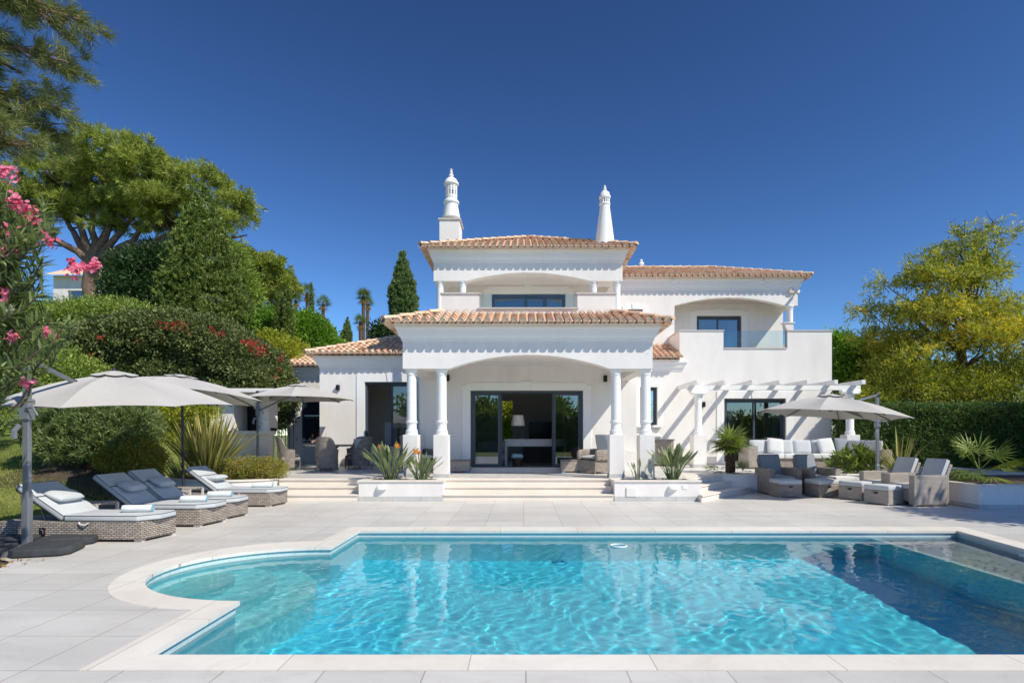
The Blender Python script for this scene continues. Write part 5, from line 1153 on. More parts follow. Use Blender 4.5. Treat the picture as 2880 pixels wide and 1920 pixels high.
# near pine, branches entering top left
t=plant('pine_tree',-12.6,11,0,'foreground pine whose long needled branches hang in from the upper left edge','tree')
Y=11; b=MB(); branches(b,(-12.6,11,0),(-12.2,11,11),.42,.25,8,.2,12); tp_=[];td=[]
lim=[((-12.2,11,10.6),(PX(235,10.5),10.5,PZ(60,10.5))),((-12.2,11,9.6),(PX(190,10.6),10.6,PZ(175,10.6))),((-12.2,11,8.6),(PX(170,11),11,PZ(305,11))),((-12.2,11,8.4),(PX(160,11.3),11.3,PZ(370,11.3))),((-12.2,11,9.8),(PX(60,11.4),11.4,PZ(205,11.4))),((-12.2,11,7.4),(PX(110,10.2),10.2,PZ(410,10.2))),((-12.2,11,11),(PX(140,10.8),10.8,PZ(20,10.8))),((-12.2,11,11.3),(PX(60,10.4),10.4,PZ(-10,10.4)))]
for i,(a,e) in enumerate(lim):
    q=branches(b,a,e,.09,.02,8,.25,7)
    d0=(Vector(e)-Vector(a)).normalized()
    for s in range(38 if i!=4 else 18):
        u=random.uniform(.45,1.03) ; p=Vector(a).lerp(Vector(e),min(u,1)); p+=Vector([random.gauss(0,.18),random.gauss(0,.25),random.gauss(0,.16)])
        s0=Vector(a).lerp(Vector(e),max(.3,u-.12)); b.tube([s0,p],[.014,.008],4)
        tp_.append(p); td.append(d0*.9+Vector((random.gauss(0,.35),random.gauss(0,.35),random.gauss(.0,.35))))
    tp_.append(Vector(e)); td.append(d0)
tp_=np.array([tuple(v) for v in tp_]); td=np.array([tuple(v) for v in td])
n=len(tp_); C=np.repeat(tp_,3,0)+RNG.normal(size=(n*3,3))*.07; kp(tufts('needles',C,np.repeat(td,3,0)+RNG.normal(size=(n*3,3))*.25,30,.24,.012,'lf_pine2',spread=.42),t)
kp(b.build('trunk','barkp',smooth=True),t)
b=MB()
for i in range(14):
    a,e=random.choice(lim); p=Vector(a).lerp(Vector(e),random.uniform(.6,.9))+Vector((random.gauss(0,.1),0,random.gauss(0,.1))); b.lathe([(.005,p.z-.05),(.03,p.z-.03),(.035,p.z),(.02,p.z+.03),(.004,p.z+.05)],p.x,p.y,7)
kp(b.build('cones','bark'),t)
# bright lower bough
# oleander foreground left
t=plant('oleander',-7.0,6.2,0,'tall pink flowering oleander in the left foreground in front of the umbrella','shrub')
Y=6.0; b=MB(); lb=[];ld=[];ends=[]
random.seed(21)
targets=[(20,560),(60,600),(110,600),(150,640),(60,700),(120,730),(118,770),(20,780),(80,830),(130,860),(40,900),(90,940),(140,900),(20,990),(70,1010),(30,1080),(110,980),(150,735),(20,660),(150,700),(15,520),(40,1150),(120,820),(0,1200),(60,1130),(100,680),(125,880),(60,780),(10,850),(120,790),(40,620),(85,650),(5,940),(75,880),(140,760)]
targets+=[(random.uniform(-10,170) if random.random()<.7 else random.uniform(100,235),random.uniform(560,960)) for _ in range(60)]+[(random.uniform(-20,90),random.uniform(900,1180)) for _ in range(22)]
targets=[(x,y) for x,y in targets if not(y>1090 and x>25) and not(x>150 and y<700) and not (x>125 and 690<y<870)]
for i,(px,py) in enumerate(targets):
    Yk=random.uniform(5.6,6.7); e=Vector((PX(px,Yk),Yk,PZ(py,Yk))); a=Vector((e.x-random.uniform(.7,1.1),Yk+random.uniform(-.1,.4),e.z-random.uniform(.5,.9)))
    p=branches(b,a,e,.014,.005,7,.3,5); ends.append((e,(p[-1]-p[-3]).normalized()))
    for s in range(70):
        u=random.uniform(.25,1.0); k=int(u*6.99); q=p[k].lerp(p[k+1],random.random()); ax=(p[k+1]-p[k]).normalized()
        az=random.uniform(0,2*PI); sd=ax.orthogonal().normalized(); sd.rotate(Matrix.Rotation(az,3,ax)); d=ax*.8+sd*random.uniform(.6,1.1); lb.append(tuple(q)); ld.append(tuple(d))
for k in range(6): b.tube([(-7.0+.1*k,6.1+.06*k,0),(-6.9+.15*k,6.2,1.2),(-6.3+.2*k,6.2,2.2+.3*k)],[.04,.03,.02],7)
kp(b.build('stems','bark',smooth=True),t)
nb_=len(lb); kp(blades('leaves',lb,ld,RNG.uniform(.12,.19,nb_),RNG.uniform(.019,.028,nb_),'lf_ole',seg=3,grav=.12),t)
fl=[(25,495,30),(45,560,20),(38,573,14),(25,480,25),(95,600,20),(90,620,24),(30,655,22),(38,700,24),(15,705,22),(137,680,24),(202,738,12),(235,750,18),(210,765,20),(258,755,15),(10,825,24),(138,938,20),(38,945,20),(75,1078,16),(270,745,14),(65,590,18),(10,480,18)]
VV=[];FF=[];rr=[]
for px,py,rp in fl:
    Yk=5.75; c=Vector((PX(px,Yk),Yk,PZ(py,Yk))); rad=rp/F*Yk
    for s in range(22):
        o_=c+Vector([random.gauss(0,.5),random.gauss(0,.4),random.gauss(0,.45)])*rad; nrm=Vector((random.gauss(0,.6),-1+random.gauss(0,.5),random.gauss(.4,.6))).normalized(); u_=nrm.orthogonal().normalized(); v_=nrm.cross(u_); rv=random.random()
        for k in range(5):
            a=2*PI*k/5+s; dd=u_*math.cos(a)+v_*math.sin(a); sd=u_*-math.sin(a)+v_*math.cos(a); R1=.023
            n0=len(VV); VV+= [tuple(o_),tuple(o_+dd*R1*.6+sd*R1*.5+nrm*.006),tuple(o_+dd*R1+nrm*.004),tuple(o_+dd*R1*.6-sd*R1*.5+nrm*.006)]; FF.append((n0,n0+1,n0+2,n0+3)); rr.append(min(1,max(0,rv*.7+random.uniform(0,.3))))
kp(mesh_np('flowers',np.array(VV),np.array(FF),'pink',None,np.array(rr)),t)
# white blossom
c=np.array([PX(22,5.7),5.7,PZ(868,5.7)]); V,Fq=leaves(np.repeat(c[None],14,0)+RNG.normal(size=(14,3))*.012,RNG.normal(size=(14,3)),np.full(14,.05),np.full(14,.03)); kp(mesh_np('white_blossom',V,Fq,'white_petal',None,RNG.uniform(0,1,14)),t)
# juniper (big conical thuja)
t=plant('juniper_tree',PX(572,27),27,0,'broad conical dark green juniper in front of the umbrella pine','tree')
Y=27; bl=[]
for py,rx in ((575,16),(600,32),(640,52),(690,74),(740,90),(800,106),(860,125),(920,145),(980,150),(1060,150)): bl.append(pxblob(575+random.uniform(-8,8)+(0 if py<900 else 5),py,Y,rx*.93,46))
def cone_scales(blobs,n,ln,wd,m,name='crown',k=16,cr=.16):
    return crown(name,blobs,n,k,cr,ln,wd,m,shell=(.86,1.05),out=.8,jit=.7,up=.1,core=.84)
# small upright sprays
P0,D0=blob_points(bl,1300,(.84,1.06),.1); o=unit(RNG.normal(size=(len(P0),8,3)))*RNG.uniform(.08,.30,(len(P0),8,1))*np.array([1,1,1.5])
P_=(P0[:,None,:]+o).reshape(-1,3); D2=np.repeat(D0,8,0)*.55+o.reshape(-1,3)*1.3+[0,0,.6]
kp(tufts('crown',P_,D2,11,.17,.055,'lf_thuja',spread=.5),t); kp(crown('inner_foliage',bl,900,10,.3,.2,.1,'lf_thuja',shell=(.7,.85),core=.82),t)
b=MB(); b.tube([(PX(572,27),27,0),(PX(572,27),27,8)],[.4,.2],10); kp(b.build('trunk','bark'),t)
# second pine (rounded), right of juniper
t=plant('stone_pine',PX(740,38),38,0,'rounded sunlit pine crown right of the conical juniper','tree'); Y=38
bl=[pxblob(690,760,Y,75,45),pxblob(740,775,Y,75,52),pxblob(785,810,Y,45,48),pxblob(660,730,Y,55,35),pxblob(700,820,Y,60,30)]
bl=[(x,y,z,rx,min(ry,1.8),rz) for x,y,z,rx,ry,rz in bl]
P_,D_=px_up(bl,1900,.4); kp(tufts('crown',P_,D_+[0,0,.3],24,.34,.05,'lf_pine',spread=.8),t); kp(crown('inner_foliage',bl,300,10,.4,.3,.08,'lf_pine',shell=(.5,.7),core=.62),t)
b=MB(); 
for e in ((700,780),(760,800),(660,760)): branches(b,(PX(735,Y),Y,3),(PX(e[0],Y),Y,PZ(e[1]+30,Y)),.35,.1,6,.3,8)
b.tube([(PX(735,Y),Y,0),(PX(735,Y),Y,3.1)],[.45,.36],10); kp(b.build('trunk','barkp'),t)
def simple_tree(name,Y,blobs,label,n,k,cr,ln,wd,m,core=.6,trunk=.25,cat='tree',group=None,**kw):
    cx=sum(b_[0] for b_ in blobs)/len(blobs); t=plant(name,PX(cx,Y),Y,0,label,cat,group)
    bl=[pxblob(b_[0],b_[1],Y+(b_[4] if len(b_)>4 else 0),b_[2],b_[3]) for b_ in blobs]; bl=[(x,y,z,rx,min(ry,kw.get('maxd',2.2)),rz) for x,y,z,rx,ry,rz in bl]; kw.pop('maxd',None)
    kp(crown('crown',bl,n,k,cr,ln,wd,m,core=core,**kw),t); b=MB(); zt=max(q[2] for q in bl); z0=min(q[2] for q in bl)
    b.tube([(PX(cx,Y),Y,0),(PX(cx,Y)+.1,Y,z0),(PX(cx,Y),Y,(z0+zt)/2+.1)],[trunk,trunk*.8,trunk*.4],9)
    for q in bl[:6]: branches(b,(PX(cx,Y),Y,z0),(q[0],q[1],q[2]),trunk*.4,.03,4,.3,6)
    kp(b.build('trunk','bark',smooth=True),t); return t
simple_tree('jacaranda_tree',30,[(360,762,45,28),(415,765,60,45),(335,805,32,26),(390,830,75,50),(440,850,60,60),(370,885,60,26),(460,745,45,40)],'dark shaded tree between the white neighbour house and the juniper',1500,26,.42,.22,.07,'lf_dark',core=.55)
simple_tree('pine_tree',34,[(430,720,50,22),(480,730,60,30)],'sunlit pine top peeping over the dark shaded tree',500,22,.4,.26,.05,'lf_pine')
simple_tree('ficus_tree',28,[(780,930,70,52),(850,950,80,60),(900,1000,60,60),(740,960,55,60),(820,1020,100,70),(930,1040,32,60)],'domed glossy green ficus rising beside the left wing roof',3000,18,.24,.15,.085,'lf_ficus',core=.86,shell=(.9,1.03))
simple_tree('feathery_tree',29,[(670,800,30,70),(695,850,32,60),(655,740,25,40)],'feathery bright green tree squeezed between juniper and round pine',500,22,.35,.24,.05,'lf_mid',core=.4)
def hedge_block(name,label,cat,blobs,Y,n,k,cr,ln,wd,m,core=.84,**kw):
    t=plant(name,PX(blobs[0][0],Y),Y,0,label,cat); bl=[pxblob(b_[0],b_[1],Y+(b_[4] if len(b_)>4 else 0),b_[2],b_[3],kw.get('ry',1.2)) for b_ in blobs]; kw.pop('ry',None)
    kp(crown('foliage',bl,n,k,cr,ln,wd,m,core=core,shell=kw.pop('shell',(.88,1.04)),**kw),t); return t,bl
hedge_block('shrub','broad green shrubs below the white neighbour house','shrub',[(150,920,90,50),(250,905,90,45),(350,905,85,45),(420,930,60,45),(200,990,110,60),(90,980,70,60)],24.5,2600,20,.26,.16,.045,'lf_mid',ry=1.6)
hedge_block('shrub','yellowish green shrub between bougainvillea and ficus','shrub',[(770,985,48,42),(815,1010,48,45),(840,1060,50,50),(740,1000,40,40)],24,1100,20,.22,.13,.05,'lf_yel',core=.8)
# small grey-green cypresses in front of ficus
def cyp(px,py0,py1,wpx,Y,label,m='lf_cyp',n=420,k=14,group='slim cypresses in the distance'):
    t=plant('cypress',PX(px,Y),Y,0,label,'tree',group); q=Y/F; x=PX(px,Y); zt=PZ(py0,Y); zb=PZ(py1,Y); bl=[]
    hh=zt-zb; N_=11
    for i in range(N_):
        u=(i+.5)/N_; r_=wpx*q*.5*min(1,.86+.3*u,max(.10,(1.03-u)**.85*1.55)); bl.append((x+random.uniform(-.1,.1)*r_,Y,zb+hh*u,max(r_,.08),max(r_,.08),hh/N_*.95))
    P_,D_=blob_points(bl,n,(.8,1.08),.1); s=max(.14,wpx*q*.13); kp(tufts('crown',P_,D_*.5+[0,0,.85],k,s,s*.28,m,spread=.35),t)
    kp(crown('inner_foliage',bl,60,6,.1,s*.6,s*.3,m,core=.8,shell=(.7,.8)),t)
    b=MB(); b.tube([(x,Y,0),(x,Y,zb+hh*.5)],[wpx*q*.06,.03],8); kp(b.build('trunk','bark'),t); return t
cyp(1133,718,925,74,33,'tall pointed cypress standing left of the upper floor',n=1500,k=20,group='pointed cypresses behind the left wing')
cyp(976,896,980,26,42,'small slim cypress between the ficus and the palm trunks',n=380,group='pointed cypresses behind the left wing')
cyp(962,935,985,12,44,'shortest narrow cypress beside the small slim one',n=160,group='pointed cypresses behind the left wing')
cyp(785,828,960,22,26.0,'left one of two thin grey green cypresses before the ficus','lf_thuja',n=300,group='thin cypresses before the ficus')
cyp(812,822,960,26,25.8,'right one of two thin grey green cypresses before the ficus','lf_thuja',n=360,group='thin cypresses before the ficus')
cyp(876,800,890,12,50,'very thin dark cypress crossing the left distant palm','lf_cyp',n=200,group='thin cypresses before the ficus')
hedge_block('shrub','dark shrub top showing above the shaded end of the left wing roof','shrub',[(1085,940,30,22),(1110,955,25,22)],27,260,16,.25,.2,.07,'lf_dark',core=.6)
# bougainvillea
t,bl=hedge_block('bougainvillea','huge dark bougainvillea hedge with a few red bracts behind the umbrellas','hedge',[(240,1000,70,80),(320,980,80,75),(410,960,85,72),(500,955,85,70),(590,970,80,70),(670,1010,75,70),(735,1060,65,75),(200,1070,80,80),(350,1080,120,80),(520,1080,130,80),(680,1130,100,80),(780,1120,24,80),(420,1180,150,70),(600,1200,150,70)],21,7500,20,.17,.11,.065,'lf_boug',ry=1.5)
pts=[]
for px,py,s,n_ in ((460,908,22,13),(500,912,12,9),(520,915,8,8),(287,950,10,8),(391,962,5,4),(258,1007,8,8),(535,930,10,6),(598,925,5,4),(623,940,7,5),(705,972,15,9),(730,982,18,12),(745,990,14,8),(785,1005,8,4),(690,962,10,5),(715,960,16,10),(788,1040,3,2),(780,1063,3,2)):
    for k in range(n_): pts.append((PX(px+random.gauss(0,s*.6),19.55),19.5+random.uniform(-.1,.15),PZ(py+random.gauss(0,s*.45),19.55)))
P_=np.array(pts); C=np.repeat(P_,6,0)+RNG.normal(size=(len(P_)*6,3))*.05; V,Fq=leaves(C,RNG.normal(size=C.shape)+[0,-.5,.3],np.full(len(C),.055),np.full(len(C),.04)); fo=kp(mesh_np('flowers',V,Fq,'red',None,RNG.uniform(0,1,len(C))),t); fo['kind']='stuff'
# left hedge behind umbrella (below shrubs)
hedge_block('laurel_hedge','light green hedge at the far left behind the nearest umbrella','hedge',[(60,1060,80,90),(150,1060,80,80),(230,1100,60,80),(60,1180,90,80),(160,1190,90,70)],19,2300,20,.2,.13,.05,'lf_mid',ry=1.3)
# lower oleander bush (no flowers)
t=plant('oleander_bush',PX(255,13.5),13.6,0,'dense unflowered oleander bush on the lawn under the nearest umbrella','shrub')
bl=[pxblob(150,1200,13.6,75,62,.8),pxblob(230,1185,13.6,80,55,.8),pxblob(320,1190,13.6,85,60,.9),pxblob(380,1200,13.6,60,60,.7),pxblob(200,1250,13.4,80,50,.7),pxblob(320,1260,13.4,90,50,.7)]
P_,D_=blob_points(bl,2300,(.72,1.05),.3); C=np.repeat(P_,11,0)+RNG.normal(size=(len(P_)*11,3))*.03; D2=np.repeat(D_*.5+[0,0,.5],11,0)+RNG.normal(size=C.shape)*.6
V,Fq=leaves(C,D2,np.full(len(C),.145),np.full(len(C),.025)); kp(mesh_np('leaves',V,Fq,'lf_ole',None,np.clip(.5*np.repeat(RNG.uniform(0,1,len(P_)),11)+.5*RNG.uniform(0,1,len(C)),0,1)),t)
b=MB()
for i in range(26): 
    a=random.choice(bl); branches(b,(PX(270,13.6)+random.gauss(0,.3),13.6+random.gauss(0,.2),0),(a[0]+random.gauss(0,.3),a[1],a[2]),.022,.006,5,.3,5)
kp(b.build('stems','bark'),t)
# red green low shrub
t,bl=hedge_block('low_shrub','low rounded shrub with reddish tips right of the oleander bush','shrub',[(340,1290,50,38),(385,1285,50,42),(415,1295,30,35)],13.2,900,18,.10,.055,.028,'lf_redgr',ry=.5,core=.6)
# yellow shrub behind strap plant
t,bl=hedge_block('yellow_shrub','yellow green leaved shrub behind the strap leaved plant','shrub',[(460,1170,45,40),(520,1165,55,38),(575,1155,40,32),(480,1230,55,40)],16.5,620,15,.16,.085,.04,'lf_yel',ry=.6,core=.0,shell=(.4,1.05))
# phormium
def strap(name,px,py,Y,n,lmin,lmax,wd,label,m,cat='plant',spread=(.15,1.25),grav=.35,z=None):
    x=PX(px,Y); z=PZ(py,Y) if z is None else z; t=plant(name,x,Y,z,label,cat); B_=[];D_=[]
    for i in range(n):
        az=random.uniform(0,2*PI); el=R(90)-random.uniform(*spread)*random.uniform(.4,1); B_.append((x+.22*math.cos(az)*random.random(),Y+.2*math.sin(az)*random.random(),z)); D_.append((math.cos(az)*math.cos(el),math.sin(az)*math.cos(el),math.sin(el)))
    kp(blades('leaves',B_,D_,[random.uniform(lmin,lmax) for _ in B_],[wd*random.uniform(.7,1.2) for _ in B_],m,seg=7,grav=grav),t); return t
strap('strap_plant',580,1330,14.6,230,1.1,1.85,.055,'big strap leaved plant with pale striped leaves in the curved bed','lf_strap',spread=(.05,1.15),grav=.22,z=.40)
t,bl=hedge_block('flowering_groundcover','low dry brownish groundcover with tiny white flowers at the edge of the curved bed','plant',[(650,1322,35,22),(700,1318,45,26),(745,1318,40,24),(780,1322,22,18)],14.2,900,16,.10,.05,.018,'lf_redgr',ry=.35,core=.3,shell=(.4,1.15))
P_,D_=blob_points(bl,260,(.95,1.15),.6); V,Fq=leaves(np.repeat(P_,4,0),RNG.normal(size=(len(P_)*4,3)),np.full(len(P_)*4,.022),np.full(len(P_)*4,.02)); kp(mesh_np('flowers',V,Fq,'white_petal',None,RNG.uniform(0,1,len(P_)*4)),t)
# strelitzias
def strel(px,Y,z,n,hh,label,flowers=(),name='bird_of_paradise_plant',sp=.75):
    x=PX(px,Y); t=plant(name,x,Y,z,label,'plant'); V=[];Fq=[];rr=[]; b=MB()
    for i in range(n):
        az=random.uniform(0,2*PI); tl=random.uniform(.05,sp); d=Vector((math.cos(az)*math.sin(tl),math.sin(az)*math.sin(tl)*.8,math.cos(tl))); l=hh*random.uniform(.4,.75); p0=Vector((x+.10*math.cos(az),Y+.08*math.sin(az),z))
        p1=p0+d*l; b.tube([p0,p0+d*l*.5+Vector((0,0,.02)),p1],[.010,.008,.006],5,random.uniform(.3,.9))
        dd=(d+Vector((math.cos(az)*.25,math.sin(az)*.2,-.05))).normalized(); s=dd.cross(Vector((0,0,1)))
        if s.length<.1: s=Vector((1,0,0))
        s.normalize(); s=(s+Vector(RNG.normal(size=3)*.35)).normalized(); nn=dd.cross(s).normalized(); L2=hh*random.uniform(.34,.48); W=L2*.25; rv=random.random(); b0=len(V); ns=7
        for j in range(ns+1):
            u=j/ns; w_=W*math.sin(PI*min(1,u*.93+.04))**.8*(1-.15*u); c=p1+dd*L2*u-Vector((0,0,.10*L2*u*u)); V+=[tuple(c-s*w_*.5+nn*w_*.22),tuple(c),tuple(c+s*w_*.5+nn*w_*.22)]
        for j in range(ns):
            a=b0+3*j; Fq+=[(a,a+1,a+4,a+3),(a+1,a+2,a+5,a+4)]; rr+=[rv,min(1,rv+.12)]
    kp(mesh_np('leaves',np.array(V),np.array(Fq),'lf_strel',None,np.array(rr)),t); kp(b.build('stems','lf_strel'),t)
    for (fx,fy) in flowers:
        f=Vector((PX(fx,Y-.1),Y-.1,PZ(fy,Y-.1))); b=MB(); b.tube([(x,Y,z),((x+f.x)/2,Y-.05,(z+f.z)/2+.05),f-Vector((.0,0,.04))],[.009,.008,.007],5,.6); kp(b.build('flower_stem','lf_strel'),t)
        VV=[];FF=[]
        for q,(dx,dz) in enumerate(((-.03,.13),(.02,.14),(.06,.11),(.10,.05),(-.05,.10))):
            e=f+Vector((dx,random.uniform(-.03,.03),dz)); o_=Vector((.014,.0,.0)); VV+= [tuple(f-o_),tuple(f.lerp(e,.5)-o_*1.4),tuple(e),tuple(f.lerp(e,.5)+o_*1.4)]; FF.append((4*q,4*q+1,4*q+2,4*q+3))
        kp(mesh_np('flower',np.array(VV),np.array(FF),'orange',None,RNG.uniform(0,1,len(FF))),t)
    return t
strel(1098,13.62,.44,56,.86,'large bird of paradise plant with orange flowers in the left planter',((1068,1263),(1116,1260)))
strel(1186,13.6,.44,34,.62,'smaller bird of paradise plant at the right end of the left planter',((1168,1275),(1178,1280)),sp=.65)
strel(1893,13.65,.44,54,.80,'large bird of paradise plant in the right planter',sp=.7)
strel(1795,13.6,.44,8,.50,'tiny young bird of paradise plant beside the square vent plate',sp=.35)
# palms
def small_palm(px,Y,z,ht,label,nf=34,size=.34,name='fan_palm',trunk=True,L0=.30):
    x=PX(px,Y); t=plant(name,x,Y,z,label,'palm'); 
    if trunk:
        b=MB(); b.tube([(x-.03,Y,z),(x+.02,Y,z+ht*.5),(x,Y,z+ht)],[.10,.10,.12],14)
        for i in range(110): 
            a=i*2.4; zz=z+ht*(i/110); b.box(-.02,.02,-.012,.012,0,.07); 
            vs=b.v[-8:]; b.v[-8:]=[(x+.11*math.cos(a)+q[0],Y+.11*math.sin(a)+q[1],zz+q[2]) for q in vs]
        kp(b.build('trunk','palmbark'),t)
    kp(fan_palm_head('crown',(x,Y,z+ht),nf,L0,'lf_fan',None,size,(-.55,1.35),14),t); return t
small_palm(2054,16.0,.42,.86,'small fan palm with a stout shaggy trunk in the palm bed',36,.52,L0=.24)
small_palm(2010,15.75,.42,.12,'dark low fan palm sucker left of the palm trunk',12,.22,trunk=False,L0=.22); small_palm(2090,15.75,.42,.12,'dark low fan palm sucker right of the palm trunk',12,.22,trunk=False,L0=.22)
small_palm(2755,13.2,.45,.25,'shaded fan palm in the raised bed in front of the hedge',26,.50,trunk=False,L0=.55)
strap('agapanthus',2530,1350,15.6,46,.7,1.35,.045,'loose arching strap leaved plant behind the sunlit armchairs','lf_strap',spread=(.2,1.3),grav=.35,z=.42)
t=plant('leafy_shrub',PX(2400,15.75),15.75,.42,'glossy broad leaved plant in the bed behind the armchairs','plant'); bl=[pxblob(2372,1310,15.75,38,28,.35),pxblob(2410,1298,15.75,40,34,.35),pxblob(2440,1310,15.75,28,30,.3)]
P_,D_=blob_points(bl,130,(.3,1.0),.6); C=np.repeat(P_,7,0)+RNG.normal(size=(len(P_)*7,3))*.02; V,Fq=leaves(C,np.repeat(D_*.6+[0,0,.5],7,0)+RNG.normal(size=C.shape)*.5,np.full(len(C),.26),np.full(len(C),.055),curl=.1); kp(mesh_np('leaves',V,Fq,'lf_fan',None,RNG.uniform(0,1,len(C))),t)
def dist_palm(px,py,Y,rpx,label,pyb=1000,nf=40,lean=0):
    x=PX(px,Y); z=PZ(py,Y); s=rpx/F*Y; t=plant('washingtonia_palm',x,Y,0,label,'palm','tall palms in the distance')
    kp(fan_palm_head('crown',(x,Y,z),nf,s*.5,'lf_fan',None,s*.6,(-.35,1.3),11),t); kp(fan_palm_head('dead_fronds',(x,Y,z-.25*s),20,s*.42,'lf_dead',None,s*.5,(-1.3,-.35),8),t)
    b=MB(); b.tube([(x+lean,Y,0),(x,Y,z)],[.26,.20],9); kp(b.build('trunk','palmbark'),t)
dist_palm(864,822,75,30,'left distant palm next to the round pine'); dist_palm(909,853,74,28,'second distant palm from the left, right of the first one'); dist_palm(832,843,80,24,'distant palm half hidden at the edge of the round pine')
dist_palm(1022,832,70,28,'tallest distant palm left of the pointed cypress',nf=60); dist_palm(1034,852,76,24,'distant palm overlapping the tallest one on its right'); dist_palm(1014,905,66,26,'lower distant palm below the tallest one')
# hedge right
t=plant('clipped_hedge',12,17,0,'long tall clipped hedge on the right behind the raised bed','hedge')
n=32000; hx0,hx1,hz=10.93,24,2.43
P_=np.zeros((n,3)); s=RNG.uniform(0,1,n); top=s<.28; P_[:,0]=RNG.uniform(hx0,hx1,n); P_[:,2]=np.where(top,hz+.04*RNG.normal(size=n),RNG.uniform(.1,hz,n)); P_[:,1]=np.where(top,RNG.uniform(19.35,20.6,n),19.3+.05*RNG.normal(size=n)+.06*np.sin(P_[:,0]*3)*np.sin(P_[:,2]*4)); le=RNG.uniform(0,1,n)<.06; P_[le,0]=hx0; P_[le,1]=RNG.uniform(19.3,20.6,le.sum())
D_=np.where(top[:,None],[0,-.2,1.],[0,-1.,.35])+RNG.normal(size=(n,3))*.5; C=np.repeat(P_,5,0)+RNG.normal(size=(n*5,3))*.05; V,Fq=leaves(C,np.repeat(D_,5,0)+RNG.normal(size=(n*5,3))*.6,np.full(n*5,.07),np.full(n*5,.04))
kp(mesh_np('foliage',V,Fq,'lf_hedge',None,np.clip(.5*np.repeat(RNG.uniform(0,1,n),5)+.5*RNG.uniform(0,1,n*5),0,1)),t)
b=MB(); b.box(hx0+.1,hx1,19.42,20.5,0,hz-.1); kp(b.build('dark_core','lf_dark'),t)  # one plain dark box stands in for the shade inside the hedge
# right big tree
t=plant('silky_oak',PX(2700,24),24,0,'tall feathery yellow green tree right of the villa above the hedge','tree')
Y=24; k_=Y/F
lay=[(x+(18 if x<2560 else 8),y,rx,rz) for x,y,rx,rz in [(2755,640,18,14),(2740,670,30,16),(2640,690,38,16),(2700,700,60,18),(2560,745,40,16),(2640,740,80,22),(2740,730,60,22),(2480,800,50,18),(2580,810,90,24),(2700,790,90,26),(2790,780,50,20),(2450,870,50,22),(2550,880,100,30),(2680,870,120,34),(2800,860,80,34),(2490,950,80,36),(2620,960,120,40),(2760,950,120,44),(2860,900,70,60),(2480,1040,70,50),(2600,1050,110,50),(2740,1050,110,50),(2860,1020,80,60),(2430,1100,50,40),(2540,1120,90,40)]]
bl=[(PX(a,Y),Y+random.uniform(-1.4,1.4),PZ(c,Y),(rx*.66 if c<860 else rx)*k_,min(1.6,rx*k_*.8),rz*k_*.55) for a,c,rx,rz in lay]+[(PX(a+random.uniform(-60,60),Y),Y+random.uniform(-2,2),PZ(c+random.uniform(-25,25),Y),rx*k_*.5,.8,rz*k_*.4) for a,c,rx,rz in lay[6:]]
P_,D_=blob_points(bl,3900,(.35,1.05),.25)
n=len(P_); K=17; dr=D_*[1,1,.3]+RNG.normal(size=(n,3))*[.5,.5,.25]; dr=unit(dr); u=RNG.uniform(0,.55,(n,K,1)); C=(P_[:,None,:]+dr[:,None,:]*u+RNG.normal(size=(n,K,3))*.05).reshape(-1,3)
D2=(np.repeat(dr,K,0)*.6+RNG.normal(size=(n*K,3))*.55+[0,0,.1]); V,Fq=leaves(C,D2,np.full(n*K,.20),np.full(n*K,.042)); r=np.clip(.65*np.repeat(RNG.uniform(0,1,n),K)+.35*RNG.uniform(0,1,n*K),0,1)
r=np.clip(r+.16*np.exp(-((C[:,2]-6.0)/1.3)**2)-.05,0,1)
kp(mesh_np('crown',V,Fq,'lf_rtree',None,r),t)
b=MB(); f0=Vector((PX(2680,Y),Y,0)); tp2=Vector((PX(2745,Y),Y,PZ(640,Y))); q=branches(b,f0,tp2,.30,.03,12,.12,10)
for a in bl: 
    k=min(10,max(1,int((a[2]-1.2)/ (tp2.z/12)))); branches(b,q[k],(a[0]+a[3]*random.uniform(-.5,.9)*(1 if a[0]>q[k].x else -1),a[1],a[2]+.1),.06,.01,6,.4,6)
for i in range(40):
    a=random.choice(bl[:14]); s=Vector(a[:3]); branches(b,s,s+Vector((random.uniform(-.8,.8),random.uniform(-.5,.5),random.uniform(.0,.35))),.016,.004,4,.4,4)
kp(b.build('trunk','bark',smooth=True),t)
simple_tree('green_tree',27,[(2365,985,35,40),(2420,1010,50,45),(2385,1070,60,50),(2350,1120,40,50),(2440,1100,60,60)],'bright green tree behind the end of the right wing',1100,22,.3,.2,.07,'lf_ficus',core=.5)
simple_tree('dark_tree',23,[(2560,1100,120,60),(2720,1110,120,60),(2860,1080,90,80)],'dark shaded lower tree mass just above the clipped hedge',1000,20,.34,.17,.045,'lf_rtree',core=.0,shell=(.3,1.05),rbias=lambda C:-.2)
# off-frame trees to the right that shade the hedge and the deck
for i,(x,y,z,r_) in enumerate(((13.4,7.5,5.0,1.45),(18.2,12.0,5.6,2.8),(15.0,5.4,5.4,1.7),(20.5,15.0,6.5,2.6))):
    t=plant('garden_tree',x,y,0,['leafy tree beside the raised bed outside the right edge','round tree beyond the raised bed outside the right edge','small tree beside the pool outside the right edge','tall tree at the far end of the hedge outside the right edge'][i],'tree')
    bl=[(x+random.uniform(-.5,.5)*r_,y+random.uniform(-.5,.5)*r_,z+random.uniform(-.3,.4)*r_,r_*.62,r_*.62,r_*.5) for _ in range(6)]; kp(crown('crown',bl,700,16,.4,.24,.09,'lf_mid',core=.35,shell=(.3,1.05)),t)
    b=MB(); b.tube([(x,y,0),(x,y,z)],[.2,.1],8); kp(b.build('trunk','bark'),t)
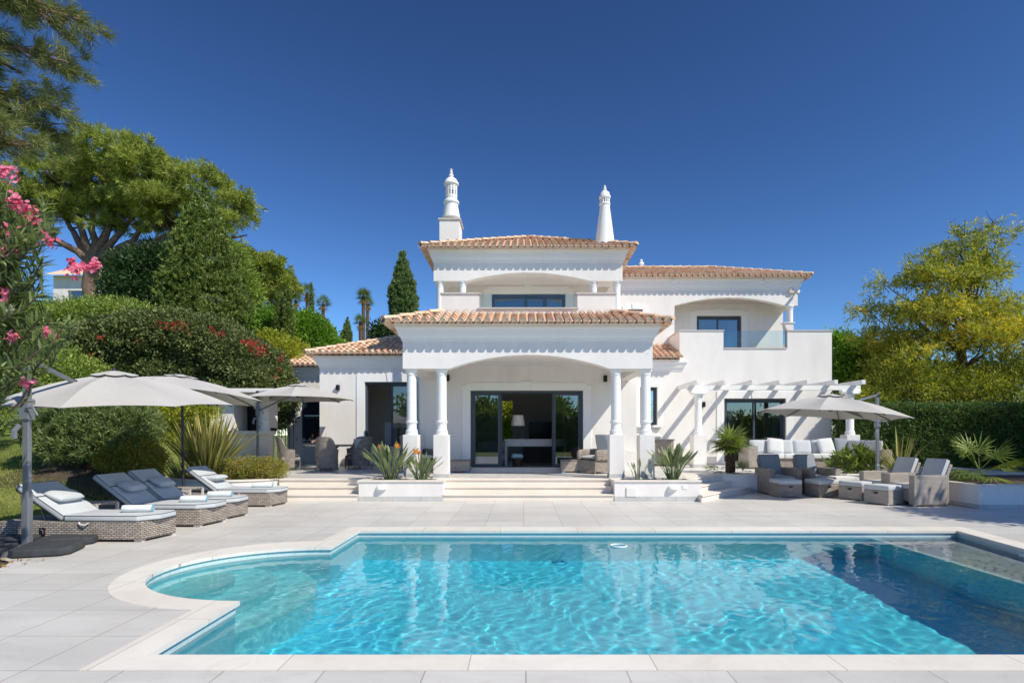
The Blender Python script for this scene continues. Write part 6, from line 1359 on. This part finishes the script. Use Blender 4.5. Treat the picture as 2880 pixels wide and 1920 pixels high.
# trees behind the camera (they show in the window reflections)
for i,(x,y,r_) in enumerate(((-14,-44,4),(-6,-46,3.6),(3,-45,3.2),(12,-44,3.8),(24,-46,4))):
    t=plant('garden_tree',x,y,0,'tree at the garden end behind the photographer','tree','trees behind the photographer'); bl=[(x+random.uniform(-.6,.6)*r_,y,3+random.uniform(-.3,.6)*r_,r_*.6,r_*.5,r_*.5) for _ in range(6)]; kp(crown('crown',bl,260,12,.9,.6,.3,'lf_mid',core=.7),t)
t=plant('garden_hedge',5,-20,0,'long hedge at the garden end behind the photographer','hedge'); kp(crown('foliage',[(x,-20,1.5,2.6,1.2,2.3) for x in range(-24,34,3)],1300,14,.4,.35,.16,'lf_mid',core=.9,shell=(.9,1.05)),t)
# lawn
def lawn_z(x,y):
    s=lambda t:max(0,min(1,t))**2*(3-2*max(0,min(1,t))); return -.028+1.42*s((y-9.8)/7.0)*s((-x-8.4)/1.6)
b=MB(); b.grid(lambda u,v:(-26+18.4*u,6+13*v,lawn_z(-26+18.4*u,6+13*v)),60,50); st(b.build('lawn_slope','grassbase',smooth='all'))
n=110000; X_=RNG.uniform(-16.5,-7.7,n); Y_=RNG.uniform(7.0,17.5,n); kpm=~((X_>-7.85)&(Y_<7.7))&(X_<-.62*Y_+4); X_=X_[kpm];Y_=Y_[kpm]; n=len(X_)
C=np.stack([X_,Y_,np.array([lawn_z(x,y) for x,y in zip(X_,Y_)])],1); V,Fq=leaves(C,RNG.normal(size=(n,3))*.35+[0,0,1],np.full(n,.055),np.full(n,.012)); o=mesh_np('grass',V,Fq,'grass',None,np.clip(.5+.28*np.sin(X_*1.7)*np.sin(Y_*2.3)+RNG.normal(size=n)*.2,0,1)); tag(o,'short green lawn behind the sun loungers','grass',kind='stuff')
b=MB(); b.grid(lambda u,v:(-11.6+3.3*u,12.3+2.6*v,lawn_z(-11.6+3.3*u,12.3+2.6*v)+.06*math.sin(PI*u)*math.sin(PI*v)),26,20); st(b.build('soil_bed','soil'))
b=MB(); b.grid(lambda u,v:(-8.2+2.75*u-.2*v,5.6+1.9*v,-.02),10,8); st(b.build('soil_patch','soil'))
# dry leaves
n=160; C=np.stack([RNG.uniform(-6.9,-5.72,n),RNG.uniform(6.2,7.0,n),np.full(n,.0)+RNG.uniform(0,.03,n)],1); V,Fq=leaves(C,RNG.normal(size=(n,3))*[1,1,.25],np.full(n,.06),np.full(n,.03)); o=mesh_np('dry_leaves',V,Fq,'lf_dead',None,RNG.uniform(0,1,n)); tag(o,'brown dry leaves on the soil at the left edge of the deck','dry leaves',kind='stuff')
# bush seen through the room window
simple_tree('garden_bush',31,[(1424,1215,34,32),(1424,1150,30,30)],'sunlit bush seen through the far window of the living room',420,16,.3,.18,.06,'lf_yel',core=.6,trunk=.1,cat='shrub')
